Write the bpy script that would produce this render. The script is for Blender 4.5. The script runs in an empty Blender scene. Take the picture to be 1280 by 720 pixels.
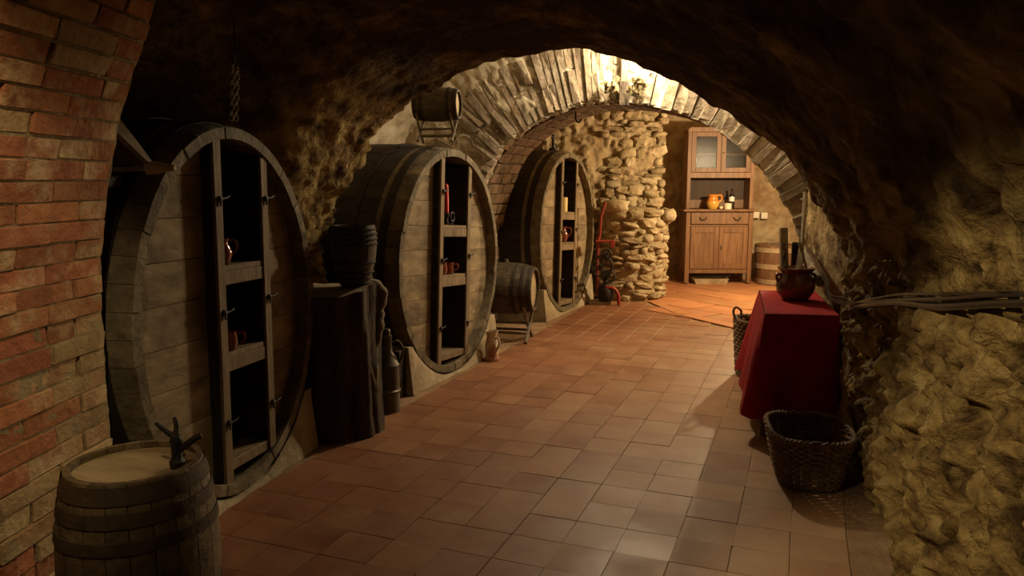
import bpy, bmesh, math, random
from mathutils import Vector, Matrix, noise
PI = math.pi
R = math.radians
random.seed(7)
sc = bpy.context.scene
COL = sc.collection

# ---------------------------------------------------------------- camera, world, lights, exposure
cam_d = bpy.data.cameras.new('camera')
cam_d.lens = 27.0
cam_d.sensor_width = 36.0
cam_d.clip_start = 0.02
cam = bpy.data.objects.new('camera', cam_d)
COL.objects.link(cam)
cam.location = (0, 0, 1.45)
cam.rotation_euler = (R(90) - math.atan(135 / 960), 0, R(21.0))
sc.camera = cam

wd = bpy.data.worlds.new('cellar_air')
sc.world = wd
wd.use_nodes = True
wd.node_tree.nodes['Background'].inputs[0].default_value = (1.0, 0.86, 0.66, 1)
wd.node_tree.nodes['Background'].inputs[1].default_value = 0.016

sc.view_settings.view_transform = 'Standard'
sc.view_settings.look = 'None'
sc.view_settings.exposure = 0.55
sc.view_settings.gamma = 1.0
sc.view_settings.use_curve_mapping = False


def lamp(name, loc, watts, color, radius):
    d = bpy.data.lights.new(name, 'POINT')
    d.energy = watts
    d.color = color
    d.shadow_soft_size = radius
    o = bpy.data.objects.new(name, d)
    COL.objects.link(o)
    o.location = loc
    return o


lamp('vault_lamp', (-1.3, 6.20, 2.56), 72, (1.0, 0.84, 0.60), 0.05)        # bulb under the middle vault
lamp('back_room_lamp', (-0.10, 9.10, 1.72), 190, (1.0, 0.75, 0.43), 0.05)    # bulb in the back room, right


def spot(name, loc, aim, watts, color, size, blend, radius=0.03):
    d = bpy.data.lights.new(name, 'SPOT')
    d.energy = watts
    d.color = color
    d.spot_size = size
    d.spot_blend = blend
    d.shadow_soft_size = radius
    o = bpy.data.objects.new(name, d)
    COL.objects.link(o)
    o.location = loc
    o.rotation_euler = (Vector(aim) - Vector(loc)).to_track_quat('-Z', 'Y').to_euler()
    return o


# two unseen fill spots, added to light the rock wall and brick pillar
spot('rock_wall_fill', (-1.2, 0.6, 2.1), (0.6, 2.15, 0.16), 115, (1.0, 0.76, 0.42), R(48), 0.5)
spot('brick_pillar_fill', (-1.05, 0.80, 2.34), (-2.03, 1.22, 1.30), 36, (1.0, 0.75, 0.42), R(52), 0.7)


# ---------------------------------------------------------------- helpers
class MB:
    def __init__(s):
        s.v = []
        s.f = []

    def add(s, vs, fs):
        n = len(s.v)
        s.v += [tuple(v) for v in vs]
        s.f += [tuple(i + n for i in f) for f in fs]
        return s

    def box(s, c, d, M=None, taper=0.0):
        x, y, z = d[0] / 2, d[1] / 2, d[2] / 2
        k = 1 - taper
        vs = [Vector(p) for p in ((-x, -y, -z), (x, -y, -z), (x, y, -z), (-x, y, -z),
                                  (-x * k, -y * k, z), (x * k, -y * k, z), (x * k, y * k, z), (-x * k, y * k, z))]
        c = Vector(c)
        vs = [(M @ v if M else v) + c for v in vs]
        return s.add(vs, [(0, 3, 2, 1), (4, 5, 6, 7), (0, 1, 5, 4), (1, 2, 6, 5), (2, 3, 7, 6), (3, 0, 4, 7)])

    def lathe(s, prof, n=28, M=None, close=False):
        vs = []
        for r, z in prof:
            for i in range(n):
                a = 2 * PI * i / n
                v = Vector((r * math.cos(a), r * math.sin(a), z))
                vs.append(M @ v if M else v)
        fs = []
        for j in range(len(prof) - 1):
            for i in range(n):
                k = (i + 1) % n
                fs.append((j * n + i, j * n + k, (j + 1) * n + k, (j + 1) * n + i))
        if prof[0][0] > 1e-4:
            fs.append(tuple(reversed(range(n))))
        if prof[-1][0] > 1e-4:
            fs.append(tuple((len(prof) - 1) * n + i for i in range(n)))
        return s.add(vs, fs)

    def tube(s, pts, r, n=8, closed=False):
        pts = [Vector(p) for p in pts]
        m = len(pts)
        vs = []
        up = None
        for i, p in enumerate(pts):
            a = pts[(i - 1) % m] if (closed or i > 0) else p
            b = pts[(i + 1) % m] if (closed or i < m - 1) else p
            t = (b - a)
            if t.length < 1e-9:
                t = Vector((0, 0, 1))
            t.normalize()
            if up is None:
                up = t.orthogonal().normalized()
            up = (up - t * up.dot(t))
            if up.length < 1e-6:
                up = t.orthogonal()
            up.normalize()
            w = t.cross(up)
            rr = r[i] if isinstance(r, (list, tuple)) else r
            for k in range(n):
                q = 2 * PI * k / n
                vs.append(p + (up * math.cos(q) + w * math.sin(q)) * rr)
        fs = []
        for i in range(m if closed else m - 1):
            j = (i + 1) % m
            for k in range(n):
                l = (k + 1) % n
                fs.append((i * n + k, i * n + l, j * n + l, j * n + k))
        if not closed:
            fs.append(tuple(reversed(range(n))))
            fs.append(tuple((m - 1) * n + k for k in range(n)))
        return s.add(vs, fs)

    def prism(s, poly, h0, h1, axis='z'):
        """poly: 2D points ccw; extruded along axis between h0 and h1"""
        n = len(poly)

        def P(p, h):
            if axis == 'z':
                return (p[0], p[1], h)
            if axis == 'x':
                return (h, p[0], p[1])
            return (p[0], h, p[1])
        vs = [P(p, h0) for p in poly] + [P(p, h1) for p in poly]
        fs = [tuple(reversed(range(n))), tuple(range(n, 2 * n))]
        fs += [(i, (i + 1) % n, n + (i + 1) % n, n + i) for i in range(n)]
        return s.add(vs, fs)

    def mesh(s, name, mat, smooth=False, bevel=0.0, seg=1):
        me = bpy.data.meshes.new(name)
        me.from_pydata(s.v, [], s.f)
        bm = bmesh.new()
        bm.from_mesh(me)
        bmesh.ops.recalc_face_normals(bm, faces=bm.faces)
        if bevel > 0:
            es = [e for e in bm.edges if len(e.link_faces) == 2 and e.calc_face_angle(0) > 0.6]
            bmesh.ops.bevel(bm, geom=es, offset=bevel, segments=seg, affect='EDGES', profile=0.6)
        if smooth:
            for f in bm.faces:
                f.smooth = True
            for e in bm.edges:
                if len(e.link_faces) == 2 and e.calc_face_angle(0) > 0.75:
                    e.smooth = False
        bm.to_mesh(me)
        bm.free()
        me.materials.append(mat)
        return me

    def build(s, name, mat, parent=None, smooth=False, bevel=0.0, seg=1):
        return link(name, s.mesh(name, mat, smooth, bevel, seg), parent)


def link(name, me, parent=None):
    o = bpy.data.objects.new(name, me)
    COL.objects.link(o)
    if parent:
        o.parent = parent
    return o


def tag(o, label, cat, group=None):
    o['label'] = label
    o['category'] = cat
    if group:
        o['group'] = group
    return o


def thing(name, label, cat, loc=(0, 0, 0), rz=0.0, group=None):
    o = bpy.data.objects.new(name, None)
    o.empty_display_size = 0.05
    COL.objects.link(o)
    o.location = loc
    o.rotation_euler = (0, 0, rz)
    return tag(o, label, cat, group)


def struct(o):
    o['kind'] = 'structure'
    return o


def lerp(a, b, t):
    return a + (b - a) * t


def interp(x, tab):
    if x <= tab[0][0]:
        return tab[0][1]
    for (x0, y0), (x1, y1) in zip(tab, tab[1:]):
        if x <= x1:
            return lerp(y0, y1, (x - x0) / (x1 - x0))
    return tab[-1][1]


def smoothpath(pts, n):
    """Catmull-Rom through points"""
    P = [Vector(p) for p in pts]
    P = [P[0] * 2 - P[1]] + P + [P[-1] * 2 - P[-2]]
    out = []
    for i in range(1, len(P) - 2):
        for k in range(n):
            t = k / n
            a, b, c, d = P[i - 1], P[i], P[i + 1], P[i + 2]
            out.append(0.5 * ((2 * b) + (c - a) * t + (2 * a - 5 * b + 4 * c - d) * t * t + (3 * b - a - 3 * c + d) * t ** 3))
    out.append(P[-2])
    return out


# ---------------------------------------------------------------- materials
def mat(name, ramp, scale=4.0, stretch=(1, 1, 1), rough=0.8, bump=0.3, bscale=None, detail=6.0, rnd=0.0, stain_or_shade=None,
        sscale=1.2, samt=(0.5, 0.7), metal=0.0, coat=0.0, dist=0.4, rough2=None, bdist=0.02, spec=0.5, grad=None):
    m = bpy.data.materials.new(name)
    m.use_nodes = True
    nt = m.node_tree
    N, L = nt.nodes, nt.links
    b = N['Principled BSDF']
    geo = N.new('ShaderNodeNewGeometry')
    oi = N.new('ShaderNodeObjectInfo')
    off = N.new('ShaderNodeVectorMath')
    off.operation = 'SCALE'
    off.inputs[0].default_value = (7.3, 3.1, 5.7)
    L.new(oi.outputs['Random'], off.inputs['Scale'])
    addv = N.new('ShaderNodeVectorMath')
    L.new(geo.outputs['Position'], addv.inputs[0])
    if rnd > 0:
        L.new(off.outputs[0], addv.inputs[1])
    mp = N.new('ShaderNodeMapping')
    mp.inputs['Scale'].default_value = stretch
    L.new(addv.outputs[0], mp.inputs['Vector'])
    nz = N.new('ShaderNodeTexNoise')
    nz.inputs['Scale'].default_value = scale
    nz.inputs['Detail'].default_value = detail
    nz.inputs['Roughness'].default_value = 0.62
    nz.inputs['Distortion'].default_value = dist
    L.new(mp.outputs[0], nz.inputs['Vector'])
    cr = N.new('ShaderNodeValToRGB')
    el = cr.color_ramp.elements
    el[0].position, el[0].color = ramp[0][0], (*ramp[0][1], 1)
    el[1].position, el[1].color = ramp[-1][0], (*ramp[-1][1], 1)
    for p, c in ramp[1:-1]:
        e = el.new(p)
        e.color = (*c, 1)
    L.new(nz.outputs['Fac'], cr.inputs[0])
    col = cr.outputs[0]
    if stain_or_shade:
        n2 = N.new('ShaderNodeTexNoise')
        n2.inputs['Scale'].default_value = sscale
        n2.inputs['Detail'].default_value = 7
        n2.inputs['Roughness'].default_value = 0.65
        L.new(addv.outputs[0], n2.inputs['Vector'])
        mr = N.new('ShaderNodeMapRange')
        mr.inputs[1].default_value, mr.inputs[2].default_value = samt
        fac = n2.outputs['Fac']
        if grad:                      # stain (on vault_rock painted shade) grows along a world direction: (axis vector, offset)
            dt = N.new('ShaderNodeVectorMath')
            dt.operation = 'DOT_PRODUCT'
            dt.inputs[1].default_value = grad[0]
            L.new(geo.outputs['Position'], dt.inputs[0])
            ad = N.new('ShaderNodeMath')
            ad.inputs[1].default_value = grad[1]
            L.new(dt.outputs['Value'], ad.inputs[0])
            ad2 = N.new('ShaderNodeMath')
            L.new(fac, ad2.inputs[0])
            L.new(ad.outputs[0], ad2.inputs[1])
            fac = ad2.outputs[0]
        L.new(fac, mr.inputs[0])
        mx = N.new('ShaderNodeMix')
        mx.data_type = 'RGBA'
        L.new(mr.outputs[0], mx.inputs[0])
        L.new(col, mx.inputs[6])
        mx.inputs[7].default_value = (*stain_or_shade, 1)
        col = mx.outputs[2]
    if rnd > 0:
        mr2 = N.new('ShaderNodeMapRange')
        mr2.inputs[3].default_value, mr2.inputs[4].default_value = 1 - rnd, 1 + rnd
        L.new(oi.outputs['Random'], mr2.inputs[0])
        hs = N.new('ShaderNodeHueSaturation')
        L.new(mr2.outputs[0], hs.inputs['Value'])
        mr3 = N.new('ShaderNodeMapRange')
        mr3.inputs[3].default_value, mr3.inputs[4].default_value = 0.5 - rnd * 0.03, 0.5 + rnd * 0.03
        fr = N.new('ShaderNodeMath')
        fr.operation = 'FRACT'
        ml = N.new('ShaderNodeMath')
        ml.operation = 'MULTIPLY'
        ml.inputs[1].default_value = 17.13
        L.new(oi.outputs['Random'], ml.inputs[0])
        L.new(ml.outputs[0], fr.inputs[0])
        L.new(fr.outputs[0], mr3.inputs[0])
        L.new(mr3.outputs[0], hs.inputs['Hue'])
        L.new(col, hs.inputs['Color'])
        col = hs.outputs[0]
    L.new(col, b.inputs['Base Color'])
    b.inputs['Roughness'].default_value = rough
    if rough2 is not None:
        n4 = N.new('ShaderNodeTexNoise')
        n4.inputs['Scale'].default_value = 3.0
        n4.inputs['Detail'].default_value = 5
        L.new(addv.outputs[0], n4.inputs['Vector'])
        mr4 = N.new('ShaderNodeMapRange')
        mr4.inputs[1].default_value, mr4.inputs[2].default_value = 0.35, 0.65
        mr4.inputs[3].default_value, mr4.inputs[4].default_value = rough, rough2
        L.new(n4.outputs['Fac'], mr4.inputs[0])
        L.new(mr4.outputs[0], b.inputs['Roughness'])
    b.inputs['Metallic'].default_value = metal
    b.inputs['Coat Weight'].default_value = coat
    b.inputs['Coat Roughness'].default_value = 0.15
    b.inputs['Specular IOR Level'].default_value = spec
    if bump > 0:
        n3 = N.new('ShaderNodeTexNoise')
        n3.inputs['Scale'].default_value = bscale or scale * 2
        n3.inputs['Detail'].default_value = 8
        n3.inputs['Roughness'].default_value = 0.6
        L.new(mp.outputs[0], n3.inputs['Vector'])
        bp = N.new('ShaderNodeBump')
        bp.inputs['Strength'].default_value = bump
        bp.inputs['Distance'].default_value = bdist
        L.new(n3.outputs['Fac'], bp.inputs['Height'])
        L.new(bp.outputs[0], b.inputs['Normal'])
    return m


M_ROCK = mat('ochre_rock', [(0.30, (0.10, 0.065, 0.03)), (0.45, (0.27, 0.19, 0.085)), (0.60, (0.40, 0.29, 0.13)), (0.75, (0.52, 0.42, 0.22))],
             scale=3.5, rough=0.92, bump=1.0, bscale=14, bdist=0.03, stain_or_shade=(0.16, 0.10, 0.045), sscale=2.2, samt=(0.52, 0.68), spec=0.2)
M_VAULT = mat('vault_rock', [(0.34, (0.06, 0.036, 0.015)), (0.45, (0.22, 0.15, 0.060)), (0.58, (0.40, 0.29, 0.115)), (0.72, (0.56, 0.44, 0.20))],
              scale=8.0, detail=9, rough=0.94, bump=1.0, bscale=22, bdist=0.05, stain_or_shade=(0.055, 0.036, 0.020), sscale=2.2, samt=(0.42, 0.70), spec=0.15, grad=((0.07, 0, 0.40), -0.60))  # browner towards crown and right: shade of the vault put into the colour
M_PLASTER = mat('pale_plaster', [(0.3, (0.33, 0.26, 0.16)), (0.5, (0.48, 0.40, 0.27)), (0.7, (0.60, 0.53, 0.39))],
                scale=4, rough=0.9, bump=0.7, bscale=12, bdist=0.02, stain_or_shade=(0.34, 0.25, 0.14), sscale=1.8, samt=(0.55, 0.72), spec=0.2)
M_BACK = mat('rubble_plaster', [(0.3, (0.22, 0.155, 0.08)), (0.5, (0.35, 0.26, 0.145)), (0.7, (0.46, 0.36, 0.22))],
             scale=4.5, rough=0.9, bump=0.9, bscale=11, bdist=0.025, stain_or_shade=(0.24, 0.15, 0.075), sscale=2.5, samt=(0.52, 0.66), spec=0.2)
M_MORTAR = mat('sandy_mortar', [(0.3, (0.20, 0.15, 0.08)), (0.7, (0.42, 0.33, 0.18))], scale=8, rough=0.95, bump=0.8, bscale=25, spec=0.2)
M_BRICK = mat('red_brick', [(0.32, (0.22, 0.088, 0.044)), (0.5, (0.37, 0.145, 0.066)), (0.68, (0.46, 0.22, 0.11))], scale=5, rough=0.9, bump=0.7,
              bscale=30, rnd=0.24, stain_or_shade=(0.52, 0.38, 0.21), sscale=5.5, samt=(0.52, 0.68), spec=0.2, grad=((0, 0, 0.05), -0.05))
M_BRICKPALE = mat('limewashed_brick', [(0.3, (0.25, 0.155, 0.075)), (0.5, (0.40, 0.275, 0.135)), (0.7, (0.52, 0.39, 0.22))], scale=6, rough=0.92, bump=0.7,
                  bscale=30, rnd=0.2, stain_or_shade=(0.32, 0.135, 0.065), sscale=4.0, samt=(0.55, 0.72), spec=0.2)
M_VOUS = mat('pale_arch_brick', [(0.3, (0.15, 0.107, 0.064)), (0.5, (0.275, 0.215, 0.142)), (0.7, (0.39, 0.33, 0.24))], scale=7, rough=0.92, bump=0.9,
             bscale=20, rnd=0.22, stain_or_shade=(0.25, 0.15, 0.08), sscale=4, samt=(0.55, 0.72), spec=0.2)
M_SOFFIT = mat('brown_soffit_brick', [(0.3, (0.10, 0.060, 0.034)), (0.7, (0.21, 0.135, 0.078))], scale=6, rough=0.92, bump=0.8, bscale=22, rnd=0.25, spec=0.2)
M_STONE = mat('rubble_stone', [(0.3, (0.22, 0.155, 0.08)), (0.5, (0.34, 0.26, 0.15)), (0.7, (0.47, 0.39, 0.25))], scale=7, rough=0.9, bump=1.0,
              bscale=16, rnd=0.18, stain_or_shade=(0.24, 0.16, 0.08), sscale=5, samt=(0.55, 0.7), spec=0.2)
M_TILE = mat('terracotta_tile', [(0.3, (0.175, 0.066, 0.030)), (0.5, (0.25, 0.105, 0.047)), (0.7, (0.30, 0.145, 0.070))], scale=2.6, rough=0.42, rough2=0.62,
             bump=0.25, bscale=7, bdist=0.008, rnd=0.07, stain_or_shade=(0.37, 0.230, 0.118), sscale=1.8, samt=(0.38, 0.78), spec=0.4, grad=((0.16, 0, 0), 0.17))
M_SLAB = mat('orange_terracotta', [(0.3, (0.34, 0.135, 0.05)), (0.7, (0.46, 0.21, 0.09))], scale=2.0, rough=0.5, rough2=0.7, bump=0.2, bscale=6, bdist=0.008,
             rnd=0.15, stain_or_shade=(0.36, 0.24, 0.12), sscale=1.4, samt=(0.55, 0.8), spec=0.35)
M_GROUT = mat('floor_mortar', [(0.3, (0.22, 0.13, 0.068)), (0.7, (0.36, 0.245, 0.14))], scale=6, rough=0.9, bump=0.6, bscale=25, spec=0.2)
M_CASK = mat('dark_oak_stave', [(0.3, (0.012, 0.009, 0.005)), (0.5, (0.028, 0.020, 0.011)), (0.7, (0.055, 0.039, 0.021))], scale=7, stretch=(0.35, 2.2, 2.2), rough=0.75,
             bump=0.5, bscale=16, rnd=0.18, spec=0.3)
M_RIM = mat('grey_oak_rim', [(0.3, (0.075, 0.058, 0.034)), (0.5, (0.15, 0.118, 0.070)), (0.7, (0.24, 0.19, 0.115))], scale=9, rough=0.75, bump=0.6, bscale=22, rnd=0.2, spec=0.3)
M_HEAD = mat('weathered_head_board', [(0.28, (0.12, 0.088, 0.050)), (0.5, (0.26, 0.195, 0.110)), (0.72, (0.40, 0.31, 0.185))], scale=6, stretch=(1, 0.6, 1.5), rough=0.8,
             bump=0.5, bscale=14, rnd=0.10, stain_or_shade=(0.11, 0.075, 0.04), sscale=3.0, samt=(0.5, 0.7), spec=0.3)
M_UPRIGHT = mat('brown_oak_plank', [(0.3, (0.13, 0.092, 0.05)), (0.7, (0.26, 0.19, 0.11))], scale=8, stretch=(2, 2, 0.3), rough=0.7, bump=0.4, bscale=18, rnd=0.12, spec=0.3)
M_IRON = mat('black_iron', [(0.3, (0.008, 0.007, 0.006)), (0.7, (0.03, 0.024, 0.018))], scale=20, rough=0.55, bump=0.3, bscale=40, spec=0.4)
M_HOOP = mat('dark_hoop_iron', [(0.3, (0.014, 0.010, 0.007)), (0.7, (0.045, 0.031, 0.019))], scale=14, rough=0.75, bump=0.3, bscale=30, spec=0.25)
M_RUST = mat('rusty_hoop', [(0.3, (0.045, 0.030, 0.016)), (0.7, (0.105, 0.074, 0.040))], scale=14, rough=0.7, bump=0.3, bscale=30, spec=0.3)
M_KEG = mat('small_keg_oak', [(0.3, (0.030, 0.021, 0.011)), (0.5, (0.062, 0.044, 0.023)), (0.7, (0.11, 0.08, 0.043))], scale=12, rough=0.65, bump=0.5, bscale=28, rnd=0.2, spec=0.35)
M_BARREL = mat('worn_barrel_oak', [(0.3, (0.085, 0.060, 0.030)), (0.5, (0.16, 0.115, 0.058)), (0.7, (0.25, 0.185, 0.10))], scale=12, rough=0.6, bump=0.5, bscale=28, rnd=0.2, spec=0.35)
M_KEGHEAD = mat('pale_keg_head', [(0.3, (0.24, 0.17, 0.085)), (0.7, (0.42, 0.32, 0.17))], scale=7, stretch=(0.5, 2, 1), rough=0.75, bump=0.3, bscale=14, rnd=0.1)
M_BARK = mat('dark_bark', [(0.3, (0.022, 0.014, 0.008)), (0.5, (0.06, 0.04, 0.023)), (0.72, (0.13, 0.09, 0.05))], scale=9, stretch=(1, 1, 0.3), rough=0.9, bump=1.0, bscale=16, bdist=0.04)
M_CUTWOOD = mat('grey_cut_wood', [(0.3, (0.15, 0.11, 0.065)), (0.7, (0.30, 0.23, 0.14))], scale=9, rough=0.85, bump=0.5, bscale=20)
M_VINE = mat('dry_vine', [(0.3, (0.10, 0.075, 0.045)), (0.7, (0.24, 0.185, 0.11))], scale=14, rough=0.85, bump=0.7, bscale=30)
M_TIN = mat('tarnished_tin', [(0.3, (0.05, 0.042, 0.028)), (0.7, (0.13, 0.105, 0.07))], scale=9, rough=0.45, bump=0.1, bscale=20, metal=0.6)
M_PALEWOOD = mat('pale_stick_wood', [(0.3, (0.24, 0.18, 0.10)), (0.7, (0.44, 0.34, 0.20))], scale=12, rough=0.8, bump=0.4, bscale=30)
M_BROWNGLAZE = mat('brown_glaze', [(0.3, (0.085, 0.026, 0.010)), (0.7, (0.19, 0.065, 0.022))], scale=8, rough=0.18, bump=0.05, bscale=12, coat=0.5)
M_REDGLAZE = mat('red_brown_glaze', [(0.3, (0.12, 0.020, 0.012)), (0.7, (0.21, 0.045, 0.022))], scale=9, rough=0.15, bump=0.0, coat=0.6)
M_CLAY = mat('raw_clay', [(0.3, (0.30, 0.13, 0.07)), (0.7, (0.44, 0.23, 0.13))], scale=9, rough=0.8, bump=0.3, bscale=30, stain_or_shade=(0.55, 0.46, 0.32), sscale=9, samt=(0.48, 0.56))
M_CONCRETE = mat('cement_plinth', [(0.3, (0.22, 0.17, 0.10)), (0.5, (0.34, 0.27, 0.165)), (0.7, (0.45, 0.37, 0.24))], scale=5, rough=0.92, bump=0.6, bscale=18,
                 stain_or_shade=(0.50, 0.44, 0.32), sscale=3, samt=(0.60, 0.75))
M_DRESSER = mat('honey_walnut', [(0.3, (0.120, 0.055, 0.021)), (0.5, (0.180, 0.090, 0.037)), (0.7, (0.245, 0.130, 0.058))], scale=7, stretch=(2.5, 2.5, 0.25), rough=0.5, bump=0.15,
                bscale=20, rnd=0.08, spec=0.4)
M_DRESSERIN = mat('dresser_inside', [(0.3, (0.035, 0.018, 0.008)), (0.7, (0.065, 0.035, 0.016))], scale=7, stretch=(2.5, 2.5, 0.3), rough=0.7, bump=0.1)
M_RED = mat('red_velvet_cloth', [(0.3, (0.22, 0.006, 0.008)), (0.7, (0.33, 0.012, 0.013))], scale=6, rough=0.85, bump=0.25, bscale=160, bdist=0.004, spec=0.2)
M_WICKER = mat('brown_wicker', [(0.3, (0.08, 0.045, 0.019)), (0.5, (0.17, 0.10, 0.046)), (0.7, (0.28, 0.18, 0.088))], scale=24, rough=0.7, bump=0.4, bscale=60, rnd=0.2)
M_REDPAINT = mat('worn_red_paint', [(0.3, (0.24, 0.020, 0.014)), (0.7, (0.38, 0.05, 0.032))], scale=10, rough=0.45, bump=0.2, bscale=30, stain_or_shade=(0.12, 0.05, 0.03), sscale=9, samt=(0.56, 0.66))
M_WHITE = mat('white_plastic', [(0.3, (0.70, 0.64, 0.52)), (0.7, (0.78, 0.72, 0.60))], scale=5, rough=0.4, bump=0.0)
M_CREAM = mat('cream_enamel', [(0.3, (0.66, 0.57, 0.40)), (0.7, (0.78, 0.69, 0.50))], scale=5, rough=0.45, bump=0.0)
M_CABLE = mat('black_cable', [(0.3, (0.004, 0.0036, 0.0032)), (0.7, (0.007, 0.0064, 0.0056))], scale=10, rough=0.25, bump=0.0, spec=0.35)
M_GREYPIPE = mat('grey_conduit', [(0.3, (0.30, 0.26, 0.20)), (0.7, (0.42, 0.37, 0.29))], scale=10, rough=0.45, bump=0.1, metal=0.3)
M_ORANGE = mat('orange_glaze', [(0.3, (0.55, 0.17, 0.02)), (0.7, (0.72, 0.27, 0.04))], scale=5, rough=0.15, bump=0.0, coat=0.5)
M_YELLOW = mat('yellow_glaze', [(0.3, (0.55, 0.30, 0.04)), (0.7, (0.70, 0.42, 0.08))], scale=5, rough=0.15, bump=0.0, coat=0.5)
M_WINE = mat('dark_wine_glass', [(0.3, (0.008, 0.006, 0.008)), (0.7, (0.014, 0.010, 0.012))], scale=5, rough=0.08, bump=0.0, coat=0.5)
M_PAPER = mat('white_label_paper', [(0.3, (0.66, 0.63, 0.58)), (0.7, (0.74, 0.72, 0.67))], scale=30, rough=0.7, bump=0.0)
M_REDWAX = mat('red_wax', [(0.3, (0.50, 0.016, 0.020)), (0.7, (0.62, 0.03, 0.03))], scale=9, rough=0.4, bump=0.0)
M_YELLOWWAX = mat('yellow_wax', [(0.3, (0.62, 0.44, 0.14)), (0.7, (0.72, 0.55, 0.22))], scale=9, rough=0.5, bump=0.0)
M_LEATHER = mat('dark_leather', [(0.3, (0.09, 0.055, 0.030)), (0.7, (0.22, 0.145, 0.085))], scale=10, rough=0.65, bump=0.3, bscale=30)
M_STEEL = mat('bright_steel', [(0.3, (0.42, 0.40, 0.36)), (0.7, (0.58, 0.55, 0.50))], scale=10, rough=0.3, bump=0.0, metal=0.9)
M_LEAF = mat('dried_leaf', [(0.3, (0.10, 0.075, 0.03)), (0.7, (0.22, 0.17, 0.08))], scale=12, rough=0.8, bump=0.2, rnd=0.3)
M_COOPER = mat('tub_oak', [(0.3, (0.10, 0.048, 0.019)), (0.7, (0.18, 0.095, 0.042))], scale=9, stretch=(2, 2, 0.4), rough=0.6, bump=0.3, rnd=0.15)
M_TUBHOOP = mat('galvanised_hoop', [(0.3, (0.30, 0.23, 0.14)), (0.7, (0.44, 0.35, 0.22))], scale=9, rough=0.4, bump=0.1, metal=0.3)


def glassmat(name, color, rough):
    m = bpy.data.materials.new(name)
    m.use_nodes = True
    b = m.node_tree.nodes['Principled BSDF']
    b.inputs['Base Color'].default_value = (*color, 1)
    b.inputs['Transmission Weight'].default_value = 1.0
    b.inputs['Roughness'].default_value = rough
    b.inputs['IOR'].default_value = 1.45 if rough < 0.05 else 1.2
    tn = m.node_tree.nodes.new('ShaderNodeTexVoronoi')
    tn.inputs['Scale'].default_value = 70
    bp = m.node_tree.nodes.new('ShaderNodeBump')
    bp.inputs['Strength'].default_value = 0.25 if rough > 0.05 else 0.0
    m.node_tree.links.new(tn.outputs['Distance'], bp.inputs['Height'])
    m.node_tree.links.new(bp.outputs[0], b.inputs['Normal'])
    return m


M_PANE = glassmat('patterned_glass', (0.70, 0.66, 0.58), 0.25)
M_GLASS = glassmat('clear_glass', (0.95, 0.95, 0.92), 0.0)


# ---------------------------------------------------------------- rock shell of the cellar
def fbm(p, o=4):
    return noise.fractal(p, 1.0, 2.1, o)


def lump(p, s):
    d, _ = noise.voronoi(p * s)
    return min(1.0, (d[1] - d[0]) * 1.8)


def rockdisp(p, big=0.05, mid=0.03, fine=0.012, s=4.5):
    return big * noise.noise(p * 1.4) + mid * fbm(p * 4.3) + fine * fbm(p * 17.0, 3) + (mid * 0.9) * (lump(p + Vector((fbm(p * 3), fbm(p * 3 + Vector((9, 0, 0))), 0)) * 0.12, s) - 0.5)


def grid(name, fn, nu, nv, m, keep=None):
    vs = [fn(i / nu, j / nv) for j in range(nv + 1) for i in range(nu + 1)]
    fs = []
    for j in range(nv):
        for i in range(nu):
            a = j * (nu + 1) + i
            fs.append((a, a + 1, a + nu + 2, a + nu + 1))
    me = bpy.data.meshes.new(name)
    me.from_pydata([tuple(v) for v in vs], [], fs)
    me.polygons.foreach_set('use_smooth', [True] * len(fs))
    me.materials.append(m)
    o = link(name, me)
    return struct(o)


PROF = [(0.30, -0.02), (0.27, 0.5), (0.22, 1.03), (0.075, 1.31), (-0.21, 1.63), (-0.66, 1.93), (-0.99, 2.08), (-1.33, 2.15), (-1.81, 2.09),
        (-2.12, 1.97), (-2.45, 1.765), (-2.70, 1.42), (-2.88, 1.14), (-2.95, 0.6), (-2.98, -0.02)]


def resample(P, n):
    P = smoothpath([(p[0], 0, p[1]) for p in P], 8)
    L = [0]
    for a, b in zip(P, P[1:]):
        L.append(L[-1] + (b - a).length)
    out = []
    j = 0
    for k in range(n + 1):
        t = L[-1] * k / n
        while j < len(L) - 2 and L[j + 1] < t:
            j += 1
        f = (t - L[j]) / max(1e-9, L[j + 1] - L[j])
        out.append(P[j].lerp(P[j + 1], f))
    return out


NP = 600
PR = resample(PROF, NP)
KR = [(-1.6, 1.72), (0, 1.6), (1.5, 1.32), (2.5, 1.13), (3.2, 1.052), (4.2, 1.0)]
KL = [(-1.6, 1.6), (3.0, 1.6), (3.25, 1.22), (3.45, 1.04), (3.7, 1.0), (4.2, 1.0)]
KZ = [(-1.6, 1.5), (0, 1.5), (2.0, 1.25), (3.6, 1.05), (4.2, 1.0)]
YE = 4.2


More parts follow.
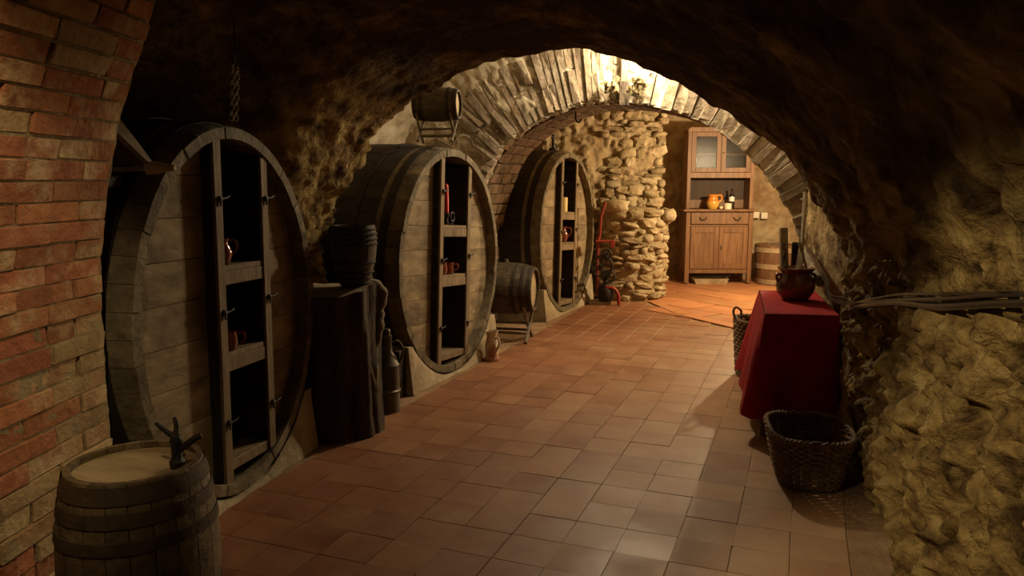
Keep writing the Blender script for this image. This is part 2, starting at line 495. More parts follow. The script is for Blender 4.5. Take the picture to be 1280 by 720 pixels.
def vault(i, Y):
    """displaced point of the near vault: profile index i (0 right foot .. NP left foot)"""
    p = PR[i]
    a, b = PR[max(0, i - 1)], PR[min(NP, i + 1)]
    t = (b - a).normalized()
    nrm = Vector((t.z, 0, -t.x))            # out of the room
    if nrm.dot(Vector((p.x + 1.3, 0, p.z - 0.6))) < 0:
        nrm = -nrm
    kx = interp(Y, KR) if p.x > -1.3 else interp(Y, KL)
    x = -1.3 + (p.x + 1.3) * kx
    z = p.z if p.z < 1.0 else 1.0 + (p.z - 1.0) * interp(Y, KZ)
    q = Vector((x, Y, z))
    if Y > 3.95 and p.x < -2.0:
        q.y += (Y - 3.95) * 0.35 * fbm(Vector((p.x * 9, p.z * 9, 2.0)))
    d = rockdisp(q, 0.05, 0.055, 0.020, 7.5) + 0.030 * fbm(q * 9.0, 3) + 0.012 * fbm(q * 26.0, 2) + 0.10 * max(0.0, fbm(q * 6.5 + Vector((3, 1, 7)), 2) - 0.22)
    if p.z > 1.0:
        k = min(1, (p.z - 1.0) / 0.6)
        e = 0.035 * noise.noise(q * 1.3) + 0.022 * fbm(q * 4.0) + 0.02 * fbm(q * 11.0, 3)
        if p.x < -1.3:
            k = 1
        d = lerp(d, e * (0.6 if p.z > 1.75 else 1.0) + 0.012, k)
    return q + nrm * d


IR = next(i for i, p in enumerate(PR) if p.z > 1.12)            # right wall / ceiling split
IL = next(i for i in range(NP, 0, -1) if PR[i].z > 1.86)         # ceiling / left wall split
Y0 = -1.6


def ymap(v):
    return lerp(Y0, YE, v ** 0.75)


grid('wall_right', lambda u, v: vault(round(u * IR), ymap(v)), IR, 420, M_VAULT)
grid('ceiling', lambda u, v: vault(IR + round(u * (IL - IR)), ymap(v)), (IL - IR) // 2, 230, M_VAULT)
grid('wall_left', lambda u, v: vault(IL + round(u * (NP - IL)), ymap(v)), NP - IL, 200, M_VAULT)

# middle chamber between the two arches
MID = [(0.26, -0.02), (0.25, 1.0), (0.17, 1.6), (-0.05, 2.1), (-0.6, 2.52), (-1.5, 2.72), (-2.4, 2.70), (-3.1, 2.40), (-3.6, 1.75), (-3.75, 1.0), (-3.78, -0.02)]
MR = resample(MID, NP)


def midpt(i, Y):
    p = MR[i]
    a, b = MR[max(0, i - 1)], MR[min(NP, i + 1)]
    t = (b - a).normalized()
    nrm = Vector((t.z, 0, -t.x))
    if nrm.dot(Vector((p.x + 1.7, 0, p.z - 0.8))) < 0:
        nrm = -nrm
    x = p.x - 0.10 * (Y - 4.2) * max(0, min(1, (p.x + 1.2) / 1.2))
    q = Vector((x, Y, p.z))
    return q + nrm * rockdisp(q, 0.04, 0.03, 0.01, 6.0)


I2 = next(i for i, p in enumerate(MR) if p.z > 1.6)
I3 = next(i for i in range(NP, 0, -1) if MR[i].z > 1.6)
YA, YB = 6.5, 7.3
grid('wall_right', lambda u, v: midpt(round(u * I2), lerp(YE, YA + 0.1, v)), I2 // 2, 90, M_ROCK)
grid('ceiling', lambda u, v: midpt(I2 + round(u * (I3 - I2)), lerp(YE, YA + 0.1, v)), (I3 - I2) // 3, 80, M_PLASTER)
grid('wall_left', lambda u, v: midpt(I3 + round(u * (NP - I3)), lerp(YE, YA + 0.1, v)), (NP - I3) // 2, 80, M_PLASTER)


def endface(u, v):
    i = round(u * NP)
    a, b = vault(i, YE), midpt(i, YE)
    p = a.lerp(b, v)
    bulge = math.sin(v * PI) ** 0.6
    return p + Vector((0, bulge * (0.03 + 0.03 * fbm(p * 5)), 0))


grid('wall_back', endface, NP // 2, 16, M_PLASTER)
# rear wall of the near vault, behind the photographer
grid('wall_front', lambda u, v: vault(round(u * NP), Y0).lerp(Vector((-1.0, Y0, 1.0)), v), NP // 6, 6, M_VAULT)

# ---------------------------------------------------------------- second arch, of bricks on edge
ARCH = [(0.03, -0.02), (0.01, 0.6), (-0.02, 0.852), (-0.12, 1.167), (-0.35, 1.513), (-0.696, 1.834), (-1.059, 2.003), (-1.522, 2.10), (-1.871, 2.085),
        (-2.255, 1.957), (-2.60, 1.72), (-2.78, 1.40), (-2.90, 1.0), (-2.96, 0.5), (-2.97, -0.02)]
AR = resample(ARCH, NP)


def archn(i):
    a, b = AR[max(0, i - 1)], AR[min(NP, i + 1)]
    t = (b - a).normalized()
    n = Vector((t.z, 0, -t.x))
    if n.dot(Vector((AR[i].x + 1.45, 0, AR[i].z - 0.5))) < 0:
        n = -n
    return t, n


def archface(Y):
    def f(u, v):
        i = round(u * NP)
        q = AR[i].copy()
        q.y = Y
        w = midpt(i, YA + 0.02)
        w = Vector((w.x, Y, w.z)) + Vector((w.x + 1.7, 0, w.z - 1)).normalized() * 0.12
        p = q.lerp(w, v)
        return p + Vector((0, 0.016 * fbm(p * 6) + 0.012 * fbm(p * 19), 0))
    return f


arch = bpy.data.objects.new('arch_trim', None)
COL.objects.link(arch)
arch['kind'] = 'structure'
o = grid('front_face', archface(YA - 0.008), NP, 40, M_PLASTER)
o.parent = arch
del o['kind']
o = grid('back_face', archface(YB), NP, 10, M_BACK)
o.parent = arch
del o['kind']


def soff(u, v):
    i = round(u * NP)
    q = AR[i].copy()
    q.y = lerp(YA + 0.03, YB, v)
    t, n = archn(i)
    return q + n * (0.035 + 0.012 * fbm(q * 7))


o = grid('soffit_bed', soff, NP, 16, M_MORTAR)
o.parent = arch
del o['kind']


def blob_brick(name, m, k, seed, chip=0.05):
    """a worn unit brick (1x1x1, centred)"""
    random.seed(seed)
    bm = bmesh.new()
    bmesh.ops.create_cube(bm, size=1.0)
    bmesh.ops.bevel(bm, geom=list(bm.edges), offset=k, segments=1, affect='EDGES', profile=0.5)
    for v in bm.verts:
        v.co += Vector([random.uniform(-chip, chip) * 0.5 for _ in range(3)])
    me = bpy.data.meshes.new(name)
    bm.to_mesh(me)
    bm.free()
    me.materials.append(m)
    return me


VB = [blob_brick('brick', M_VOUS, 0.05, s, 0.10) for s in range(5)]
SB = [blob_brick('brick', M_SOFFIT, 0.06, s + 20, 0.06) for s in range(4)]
random.seed(11)
arc = [0]
for a, b in zip(AR, AR[1:]):
    arc.append(arc[-1] + (b - a).length)


def at_arc(s):
    for i in range(NP):
        if arc[i + 1] >= s:
            return i
    return NP


def placed(name, me, parent, M):
    o = bpy.data.objects.new(name, me)
    COL.objects.link(o)
    o.parent = parent
    o.matrix_world = M
    return o


def frame(tx, ny, loc, scale):
    """columns: x axis tx, z axis ny, y = cross"""
    x = tx.normalized()
    z = ny.normalized()
    y = z.cross(x)
    M = Matrix.Identity(4)
    for r in range(3):
        M[r][0], M[r][1], M[r][2], M[r][3] = x[r] * scale[0], y[r] * scale[1], z[r] * scale[2], loc[r]
    return M


s = 0.55
while s < arc[-1] - 0.9:
    w = random.uniform(0.045, 0.07) if s > 2.7 else random.uniform(0.055, 0.10)
    i = at_arc(s + w / 2)
    t, n = archn(i)
    base = AR[i].copy()
    split = random.random() < 0.75
    Ls = [random.uniform(0.24, 0.32)] if split else [random.uniform(0.5, 0.58)]
    if split:
        Ls.append(0.57 - Ls[0] + random.uniform(-0.03, 0.03))
    h = 0.0
    for L_ in Ls:
        stretch = 1.0 + 0.18 * (h + L_ / 2) / 0.5
        c = base + n * (h + L_ / 2)
        c.y = YA + 0.06 + random.uniform(-0.018, 0.012)
        tt = (t + n * random.uniform(-0.03, 0.03)).normalized()
        placed('brick', random.choice(VB), arch, frame(tt, (n - tt * n.dot(tt)), c, (w * stretch - 0.005, 0.16, L_ - 0.006)))
        h += L_
    s += w
# soffit bricks: three rows across the underside, on the part in view
s = 2.2
row = 0
while s < arc[-1] - 1.1:
    w = 0.105
    i = at_arc(s + w / 2)
    t, n = archn(i)
    cuts = [0.14, 0.40, 0.66, 0.80] if row % 2 else [0.14, 0.27, 0.53, 0.80]
    for a, b in zip(cuts, cuts[1:]):
        c = AR[i] + n * 0.03
        c.y = YA + (a + b) / 2
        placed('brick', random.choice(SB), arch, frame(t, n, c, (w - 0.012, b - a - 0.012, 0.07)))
    s += w
    row += 1

# ---------------------------------------------------------------- back room
HX, HY = -math.sin(R(21)), math.cos(R(21))       # the back room is turned 21 degrees
RX, RY = math.cos(R(21)), math.sin(R(21))


def br(a, d, z=0.0):
    return Vector((a * RX + d * HX, a * RY + d * HY, z))


def wallstrip(name, pts, z0, z1, m, nu, nv, lean=0.0, disp=(0.04, 0.035, 0.012, 7.0)):
    P = [Vector(p) for p in pts]
    L = [0]
    for a, b in zip(P, P[1:]):
        L.append(L[-1] + (b - a).length)

    def f(u, v):
        t = u * L[-1]
        j = max(k for k in range(len(P) - 1) if L[k] <= t + 1e-9)
        g = (t - L[j]) / (L[j + 1] - L[j])
        p = P[j].lerp(P[j + 1], g)
        d = (P[j + 1] - P[j]).normalized()
        n = Vector((d.y, -d.x, 0))
        p = Vector((p.x, p.y, lerp(z0, z1, v)))
        return p + n * (rockdisp(p, *disp) + lean * max(0, v - 0.6))
    return grid(name, f, nu, nv, m)


wallstrip('wall_back', [br(-1.6, 9.98), br(1.84, 9.98), br(1.92, 10.08), br(1.92, 11.4)], -0.02, 3.0, M_BACK, 220, 140, disp=(0.05, 0.055, 0.016, 8.5))
wallstrip('wall_back', [br(1.55, 11.3), br(4.75, 11.3)], -0.02, 3.0, M_BACK, 130, 110, disp=(0.03, 0.03, 0.01, 7.0))
wallstrip('wall_right', [br(4.7, 11.4), br(4.55, 9.0), (0.75, 7.25, 0)], -0.02, 3.0, M_BACK, 90, 70)
wallstrip('wall_left', [(-4.3, 6.6, 0), (-4.3, 8.6, 0), br(-1.5, 10.1)], -0.02, 3.0, M_BACK, 60, 60)
grid('ceiling', lambda u, v: Vector((lerp(-5.2, 2.0, u), lerp(6.9, 13.0, v), 2.62 + 0.25 * math.sin(PI * u) + 0.05 * fbm(Vector((u * 9, v * 9, 0))))), 60, 50, M_BACK)

# ---------------------------------------------------------------- floor
fb = MB()
fb.box((-1.6, 5.6, -0.0435), (7.0, 15.6, 0.08))
floor = struct(fb.build('floor', M_GROUT))
# stone dust beside the plinths and along the right wall
TS = 0.2155
tile_me = [blob_brick('tile', M_TILE, 0.010, 40 + k, 0.004) for k in range(4)]
random.seed(3)


def step_y(x):
    return interp(x, [(-2.6, 9.15), (-1.69, 9.0), (-1.23, 8.25), (-0.56, 7.65), (0.2, 7.0)])


cells = []
for i in range(13):
    for j in range(35):
        x = -2.37 + TS * (i + 0.5)
        y = 1.725 + TS * (j + 0.5)
        if y > step_y(x) - 0.03 or x > interp(y, [(2, 0.50), (3, 0.3), (4.2, 0.28), (6.5, 0.2)]):
            continue
        if y < 2.15 + (x + 2.2) * 0.28 - 0.36:      # in front of what the frame shows
            continue
        if (x > 0.1 and y > 5.2) or (x > -0.15 and y > 6.6):
            continue
        cells.append((x, y))
cells.sort(key=lambda c: c[0] ** 2 + c[1] ** 2)
rest = MB()
for k, (x, y) in enumerate(cells):
    if k < 254:
        o = bpy.data.objects.new('tile', random.choice(tile_me))
        COL.objects.link(o)
        o.parent = floor
        o.location = (x + random.uniform(-.002, .002), y + random.uniform(-.002, .002), -0.011 + random.uniform(-0.001, 0.001))
        o.rotation_euler = (random.uniform(-.003, .003), random.uniform(-.003, .003), random.uniform(-.004, .004))
        o.scale = (TS - 0.0025, TS - 0.0025, 0.024)
    else:
        rest.box((x, y, -0.011 + random.uniform(-0.0015, 0.0015)), (TS - 0.008, TS - 0.008, 0.024))
o = rest.build('tile', M_TILE, floor, bevel=0.003)
o['kind'] = 'stuff'
# larger slabs of the back room, one low step up, laid askew
random.seed(5)
slab_me = [blob_brick('tile', M_SLAB, 0.03, 60 + k, 0.004) for k in range(3)]
th = R(-33)
for i in range(-6, 7):
    for j in range(-6, 9):
        lx, ly = i * 0.72 + (0.3 if j % 2 else 0), j * 0.46
        x = -1.25 + lx * math.cos(th) - ly * math.sin(th)
        y = 8.5 + lx * math.sin(th) + ly * math.cos(th)
        if y < step_y(x) + 0.16 or y > 12.2 or x < -2.7 or x > 0.5:
            continue
        o = bpy.data.objects.new('tile', random.choice(slab_me))
        COL.objects.link(o)
        o.parent = floor
        o.location = (x, y, -0.004 + random.uniform(-.002, .002))
        o.rotation_euler = (0, 0, th)
        o.scale = (0.705, 0.448, 0.024)
# border strip along the step
for a, b in (((-1.72, 9.06), (-1.26, 8.30)), ((-1.24, 8.27), (-0.58, 7.68)), ((-0.56, 7.66), (0.1, 7.08))):
    a, b = Vector((*a, 0)), Vector((*b, 0))
    d = (b - a)
    M = frame(d, Vector((0, 0, 1)), (a + b) / 2 + Vector((d.y, -d.x, 0)).normalized() * -0.06 + Vector((0, 0, -0.002)), (d.length, 0.13, 0.03))
    placed('tile', slab_me[0], floor, M)

# ---------------------------------------------------------------- brick pier on the left
pier = bpy.data.objects.new('brick_pillar', None)
COL.objects.link(pier)
pier['kind'] = 'structure'
DX, DY = -0.295, 0.9555      # along the courses, away from the camera
NX, NY = 0.9555, 0.295       # out of the face
EDGE = [(-0.1, 0.0), (0.75, -0.004), (1.0, 0.0), (1.156, 0.008), (1.436, 0.056), (1.708, 0.132), (2.05, 0.272), (2.35, 0.48), (2.6, 0.80)]


def pface(s, z, out=0.0):
    """point on the pier face; s metres back from its far end"""
    ex = interp(z, EDGE)
    shift = ex
    return Vector((-2.335 - DX * s + NX * (shift + out), 1.985 - DY * s + NY * (shift + out), z))


def bed(u, v):
    z = lerp(-0.02, 2.6, v)
    p = pface(lerp(-0.012, 1.5, u), z, 0.005)
    return p + Vector((NX, NY, 0)) * 0.008 * fbm(p * 18)


o = grid('mortar_bed', bed, 40, 110, M_MORTAR)
o.parent = pier
del o['kind']


def ret(u, v):
    z = lerp(-0.02, 2.6, v)
    p = pface(-0.012, z, -0.016)
    q = Vector((-4.6, 1.93, z))
    w = p.lerp(q, u)
    return w + Vector((0, 0.02 * fbm(w * 6), 0))


o = grid('end_face', ret, 30, 60, M_MORTAR)
o.parent = pier
del o['kind']
RB = [blob_brick('brick', M_BRICK, 0.03, 80 + k, 0.05) for k in range(5)]
PB = [blob_brick('brick', M_BRICKPALE, 0.03, 90 + k, 0.06) for k in range(4)]
random.seed(21)
z = 0.06
crs = 0
while z < 2.5:
    h = 0.0665
    s = 0.0
    zz = z + h / 2
    first = True
    while s < 1.25:
        L_ = 0.285 if not (first and crs % 2) else 0.145
        if random.random() < 0.12:
            L_ = 0.145
        first = False
        c = pface(s + L_ / 2, zz, -0.03 + random.uniform(-0.006, 0.007))
        up = (pface(s, zz + 0.05) - pface(s, zz - 0.05)).normalized()
        d = Vector((DX, DY, random.uniform(-0.012, 0.012)))
        # pale limewash lower down and near the end of the pier, plain red in the middle heights
        pale = (0.08 if 1.0 < zz < 1.75 else 0.14) + (0.50 if zz < 1.08 and s < 0.28 else 0.0) + (0.2 if zz > 1.75 else 0) + (0.25 if zz < 0.50 else 0)
        me = random.choice(PB if random.random() < pale else RB)
        M = frame(d, (up - d.normalized() * up.dot(d.normalized())), c, (L_ - 0.006, 0.085, h - 0.007))
        placed('brick', me, pier, M)
        s += L_
    z += h
    crs += 1


# ---------------------------------------------------------------- great casks
def ellipse_pts(a, b, n):
    D = [(a * math.cos(2 * PI * k / 720), b * math.sin(2 * PI * k / 720)) for k in range(721)]
    L = [0]
    for p, q in zip(D, D[1:]):
        L.append(L[-1] + math.hypot(q[0] - p[0], q[1] - p[1]))
    out = []
    j = 0
    for k in range(n):
        t = L[-1] * k / n
        while L[j + 1] < t:
            j += 1
        out.append(2 * PI * (j + (t - L[j]) / (L[j + 1] - L[j])) / 720)
    return out


CASKM = {}


def great_cask(label, X, Yc, zc, hw, hh, phi, roll, shelves, length, noff):
    base = zc - hh
    c = Vector((X, Yc, zc))
    Mw = Matrix.Translation(c) @ Matrix.Rotation(phi, 4, 'Z') @ Matrix.Rotation(roll, 4, 'X') @ Matrix.Translation((0, 0, -hh))
    root = thing('great_cask', label, 'barrel', group='great wine casks along the left wall')
    root.matrix_world = Mw
    cz = hh
    T = 0.058
    a, b = hw, hh

    def g(t):
        return 1 + 0.055 * (1 - (2 * t - 1) ** 2)

    def pt(th, x, ins):
        t = -x / length
        k = g(t)
        px, pz = a * k * math.cos(th), b * k * math.sin(th)
        n = Vector((math.cos(th) / a, math.sin(th) / b)).normalized()
        return Vector((x, px - n.x * ins, cz + pz - n.y * ins))
    N = 46
    ths = ellipse_pts(a, b, N)
    ths.append(ths[0] + 2 * PI)
    random.seed(int(Yc * 100))
    xs = [0, -0.012] + [-length * k / 6 for k in range(1, 7)]
    for k in range(N):
        t0, t1 = ths[k] + 0.0014, ths[k + 1] - 0.0014
        dx = random.uniform(-0.004, 0.004)
        vs, fs = [], []
        for i, x in enumerate(xs):
            e = 0.005 if i == 0 else 0
            xx = x + (dx if i < 2 else 0)
            vs += [pt(t0, xx, e), pt((t0 + t1) / 2, xx, e), pt(t1, xx, e), pt(t1, xx, T - e), pt((t0 + t1) / 2, xx, T - e), pt(t0, xx, T - e)]
        n = 6
        for i in range(len(xs) - 1):
            for q in range(n):
                r = (q + 1) % n
                fs.append((i * n + q, i * n + r, (i + 1) * n + r, (i + 1) * n + q))
        fs.append((0, 1, 4, 5))
        fs.append((1, 2, 3, 4))
        o = MB().add(vs, fs).build('stave', M_RIM, root, smooth=True)
        o.data.materials.append(M_CASK)
        for p in o.data.polygons:
            if max(o.data.vertices[v].co.x for v in p.vertices) < -0.02:
                p.material_index = 1
    # niche cut through the head, then the head boards, horizontal, left and right of it
    half = 0.185 * hw / 0.70
    if hw > 0.75:
        half = 0.225
    y0, y1 = noff - half, noff + half
    ND = -0.36
    ai, bi = a - T * 0.7, b - T * 0.7
    nb = 9
    for k in range(nb):
        z0, z1 = -bi + 2 * bi * k / nb + 0.0015, -bi + 2 * bi * (k + 1) / nb - 0.0015
        for sg, lim in ((-1, -y0 + 0.02), (1, y1 + 0.02)):
            outer = []
            for q in range(9):
                zz = lerp(z0, z1, q / 8)
                outer.append((ai * math.sqrt(max(0.0004, 1 - (zz / bi) ** 2)), zz + cz))
            if max(w for w, _ in outer) < lim + 0.01:
                continue
            outer = [(max(w, lim + 0.002) * sg, zz) for w, zz in outer]
            inner = [(lim * sg, outer[-1][1]), (lim * sg, outer[0][1])]
            xo = -0.078 + random.uniform(-0.002, 0.002)
            MB().prism(outer + inner, xo - 0.04, xo, 'x').build('head_board', M_HEAD, root)
    ring = [(a * 0.95 * math.cos(q * PI / 24), cz + b * 0.95 * math.sin(q * PI / 24)) for q in range(48)]
    MB().prism(ring, -length + 0.10, -length + 0.14, 'x').build('back_head', M_CASK, root)
    # hoops
    for hx, wd_ in ((-0.10, 0.06), (-0.34, 0.06), (-length + 0.36, 0.06), (-length + 0.12, 0.06)):
        vs, fs = [], []
        n = 96
        for q in range(n):
            th = 2 * PI * q / n
            vs += [pt(th, hx, -0.001), pt(th, hx, -0.006), pt(th, hx - wd_, -0.006), pt(th, hx - wd_, -0.001)]
        for q in range(n):
            r = (q + 1) % n
            for e in range(3):
                fs.append((q * 4 + e, q * 4 + e + 1, r * 4 + e + 1, r * 4 + e))
        MB().add(vs, fs).build('hoop', M_HOOP, root, smooth=True)
    # niche cabinet built on the head: two uprights, shelves, iron turn-buckles
    uw = 0.052
    for yy in (y0, y1):
        zt = bi * math.sqrt(1 - (max(abs(yy - uw / 2), abs(yy + uw / 2)) / ai) ** 2)
        u = MB().box(((ND - 0.024) / 2, yy, cz), (-ND - 0.024, uw, 2 * zt - 0.004)).build('upright', M_CASK, root, bevel=0.003)  # sides use the dark stave material: their shade is put into the colour
        MB().box((-0.018, yy, cz), (0.016, uw + 0.004, 2 * zt - 0.006)).build('lit_face_strip', M_UPRIGHT, u, bevel=0.003)  # added lighter front, standing for the lit face of the upright
    MB().box((ND, noff, cz), (0.02, y1 - y0, 1.9 * bi)).build('niche_back', M_CASK, root)  # dark panel, the niche's shade put into its colour
    xin0, xin1 = y0 + uw / 2, y1 - uw / 2
    for zs in shelves:
        sh = MB().box(((ND - 0.02) / 2, noff, zs - 0.012), (-ND - 0.02, xin1 - xin0 - 0.002, 0.024)).build('shelf', M_UPRIGHT, root, bevel=0.002)
        MB().box((-0.028, noff, zs - 0.056), (0.022, xin1 - xin0 - 0.002, 0.062)).build('shelf_rail', M_UPRIGHT, sh, bevel=0.003)
    zb = cz - bi * math.sqrt(1 - (max(abs(y0), abs(y1)) / ai) ** 2)
    MB().box(((ND - 0.02) / 2, noff, zb + 0.035), (-ND - 0.02, xin1 - xin0 - 0.002, 0.05)).build('bottom_board', M_UPRIGHT, root, bevel=0.003)
    for yy in (y0, y1):
        for zz in (cz + hh * 0.62, cz + hh * (0.02 if yy == y0 else 0.05), cz - hh * 0.58):
            m = MB()
            m.lathe([(0.0, -0.012), (0.013, -0.010), (0.015, 0.0), (0.011, 0.016), (0.0, 0.02)], 10, Matrix.Translation((-0.012, yy, zz)) @ Matrix.Rotation(R(90), 4, 'Y'))
            m.tube([(-0.002, yy, zz), (0.004, yy + 0.03, zz + 0.004), (0.006, yy + 0.055, zz + 0.012)], 0.0055, 6)
            m.tube([(-0.004, yy, zz), (-0.002, yy + 0.004, zz - 0.03)], 0.005, 6)
            m.build('turn_buckle', M_IRON, root, smooth=True)
    CASKM[label] = (Mw, noff, half)
    # cement plinth with a saddle under the cask
    pl = MB()
    n = 40
    fr, bk = [], []
    vs = []
    ysp = [lerp(-hw * 0.88, hw * 0.90, k / n) for k in range(n + 1)]
    depth = [0.035, 0.012, 0.0, -0.06, -0.3, -0.6, -length + 0.1]
    zrow = []
    for di, dx in enumerate(depth):
        for k, yy in enumerate(ysp):
            ze = cz - hh * 1.0 * math.sqrt(max(0, 1 - (yy / hw) ** 2)) - 0.012
            if di > 2:
                ze -= 0.055 * hh
            ztop = max(0.006, min(ze + base, 0.33))
            if di == 0:
                ztop = 0.0
            wob = 0.012 * fbm(Vector((yy * 6 + Yc, di, 3.0)))
            vs.append(Vector((dx + (wob if di < 3 else 0), yy, ztop if di != 1 else max(0.004, ztop * 0.8))))
    fs = []
    for di in range(len(depth) - 1):
        for k in range(n):
            q = di * (n + 1) + k
            fs.append((q, q + 1, q + n + 2, q + n + 1))
    m0 = len(vs)
    for end in (0, n):            # side walls
        idx = []
        for di, dx in enumerate(depth):
            vs.append(Vector((dx, ysp[end], 0.0)))
        for di in range(len(depth) - 1):
            q = m0 + di
            fs.append((di * (n + 1) + end, (di + 1) * (n + 1) + end, q + 1, q))
        m0 = len(vs)
    p = pl.add(vs, fs).build('cask_plinth', M_CONCRETE, None, smooth=True)
    p.location = (X, Yc, 0)
    p.rotation_euler = (0, 0, phi)
    return root, p


c1, p1 = great_cask('great oval wine cask nearest the brick pillar, its niche holding two brown clay vessels', -2.40, 2.783, 0.847, 0.69, 0.837, R(7.2), R(-1.0), (1.06, 0.665), 1.15, 0.075)
c2, p2 = great_cask('great wine cask with a red candle in its niche and a keg standing on top', -2.45, 5.185, 0.844, 0.80, 0.832, R(-1.7), R(-4.0), (1.105, 0.735), 1.20, 0.035)
c3, p3 = great_cask('great wine cask beside the round stone pillar, yellow candle in its niche', -2.45, 8.163, 0.868, 0.86, 0.876, R(-3.6), R(-3.0), (1.11, 0.775), 1.20, 0.0)
tag(p1, 'low cement plinth under the great cask nearest the brick pillar', 'plinth', 'cement cask plinths')
tag(p2, 'low cement plinth between the tin can and the clay jug, under a cask', 'plinth', 'cement cask plinths')
tag(p3, 'low cement plinth under the cask beside the stone pillar', 'plinth', 'cement cask plinths')
# scale the niche marks of local z (given in world heights) is done inside great_cask through hh


def in_niche(c, dy, zs, dx=-0.066):
    return c.matrix_world @ Vector((dx, dy, zs))


bpy.context.view_layer.update()


def jug(name, label, cat, loc, prof, m, rz=0, handle=None, hr=0.006, scale=1.0, group=None, n=24, hm=None):
    r = thing(name, label, cat, loc, rz, group)
    MB().lathe([(a * scale, b * scale) for a, b in prof], n).build('body', m, r, smooth=True)
    if handle:
        MB().tube([(x * scale, 0, z * scale) for x, z in smooth2(handle)], hr * scale, 8).build('handle', hm or m, r, smooth=True)
    return r


def smooth2(h):
    return [(p.x, p.z) for p in smoothpath([(a, 0, b) for a, b in h], 5)]


PITCHER = [(0.0, 0.0), (0.034, 0.0), (0.040, 0.012), (0.052, 0.045), (0.054, 0.065), (0.044, 0.092), (0.033, 0.108), (0.034, 0.122), (0.043, 0.138), (0.040, 0.138), (0.030, 0.122), (0.029, 0.108), (0.04, 0.09),
           (0.049, 0.062), (0.036, 0.012), (0.0, 0.008)]
MUG = [(0.0, 0.0), (0.040, 0.0), (0.046, 0.01), (0.052, 0.04), (0.050, 0.065), (0.046, 0.085), (0.049, 0.094), (0.045, 0.094), (0.042, 0.085), (0.046, 0.06), (0.046, 0.02), (0.0, 0.008)]
jug('clay_pitcher', 'small glazed brown pitcher on the upper shelf of the nearest cask', 'jug', in_niche(c1, 0.075 - 0.095, 1.061), PITCHER, M_REDGLAZE, R(60),
    [(0.040, 0.125), (0.075, 0.12), (0.078, 0.08), (0.05, 0.05)], 0.007, 0.86)
jug('clay_mug', 'squat glossy red-brown mug on the middle shelf of the nearest cask', 'mug', in_niche(c1, 0.075 - 0.08, 0.666), MUG, M_REDGLAZE, R(50),
    [(0.046, 0.08), (0.078, 0.078), (0.082, 0.045), (0.05, 0.025)], 0.008, 0.92)
# red candle in a black chamberstick
r = thing('candlestick', 'black iron chamberstick holding a tall red candle in a cask niche', 'candlestick', in_niche(c2, 0.035 - 0.055, 1.106))
MB().lathe([(0, 0), (0.05, 0.0), (0.058, 0.012), (0.055, 0.014), (0.046, 0.006), (0.016, 0.008), (0.012, 0.05), (0.022, 0.06), (0.024, 0.09), (0.018, 0.09), (0.0, 0.088)], 20).build('stick', M_IRON, r, smooth=True)
MB().tube([(0.05, 0.03 * math.cos(q / 12 * 2 * PI), 0.06 + 0.035 * math.sin(q / 12 * 2 * PI)) for q in range(12)], 0.006, 6, True).build('ring_handle', M_IRON, r, smooth=True)
tag(MB().lathe([(0, 0.0), (0.017, 0.0), (0.016, 0.2), (0.008, 0.212), (0.002, 0.214), (0.0015, 0.226), (0, 0.226)], 14).build('candle', M_REDWAX, None, smooth=True),
    'tall red candle standing in the black chamberstick', 'candle').location = in_niche(c2, 0.035 - 0.055, 1.106 + 0.089)
jug('clay_cup', 'small clay cup beside its twin in the candle cask, the left one', 'cup', in_niche(c2, 0.035 - 0.125, 0.736), MUG, M_REDGLAZE, R(80), [(0.046, 0.08), (0.078, 0.078), (0.082, 0.045), (0.05, 0.025)], 0.008, 0.95,
    'clay cups in the second cask')
jug('clay_cup', 'small clay cup beside its twin in the candle cask, the right one', 'cup', in_niche(c2, 0.035 - 0.02, 0.736), MUG, M_REDGLAZE, R(20), [(0.046, 0.08), (0.078, 0.078), (0.082, 0.045), (0.05, 0.025)], 0.008, 0.95,
    'clay cups in the second cask')
tag(MB().lathe([(0, 0), (0.055, 0.0), (0.056, 0.15), (0.05, 0.157), (0.012, 0.15), (0.003, 0.152), (0.002, 0.172), (0, 0.172)], 18).build('pillar_candle', M_YELLOWWAX, None, smooth=True),
    'stout yellow candle on the upper shelf of the farthest cask', 'candle').location = in_niche(c3, -0.07, 1.111)
jug('clay_pot', 'small dark red pot on the middle shelf of the farthest cask', 'pot', in_niche(c3, -0.05, 0.776), PITCHER, M_REDGLAZE, R(30), [(0.040, 0.125), (0.075, 0.12), (0.078, 0.08), (0.05, 0.05)], 0.007, 1.25)


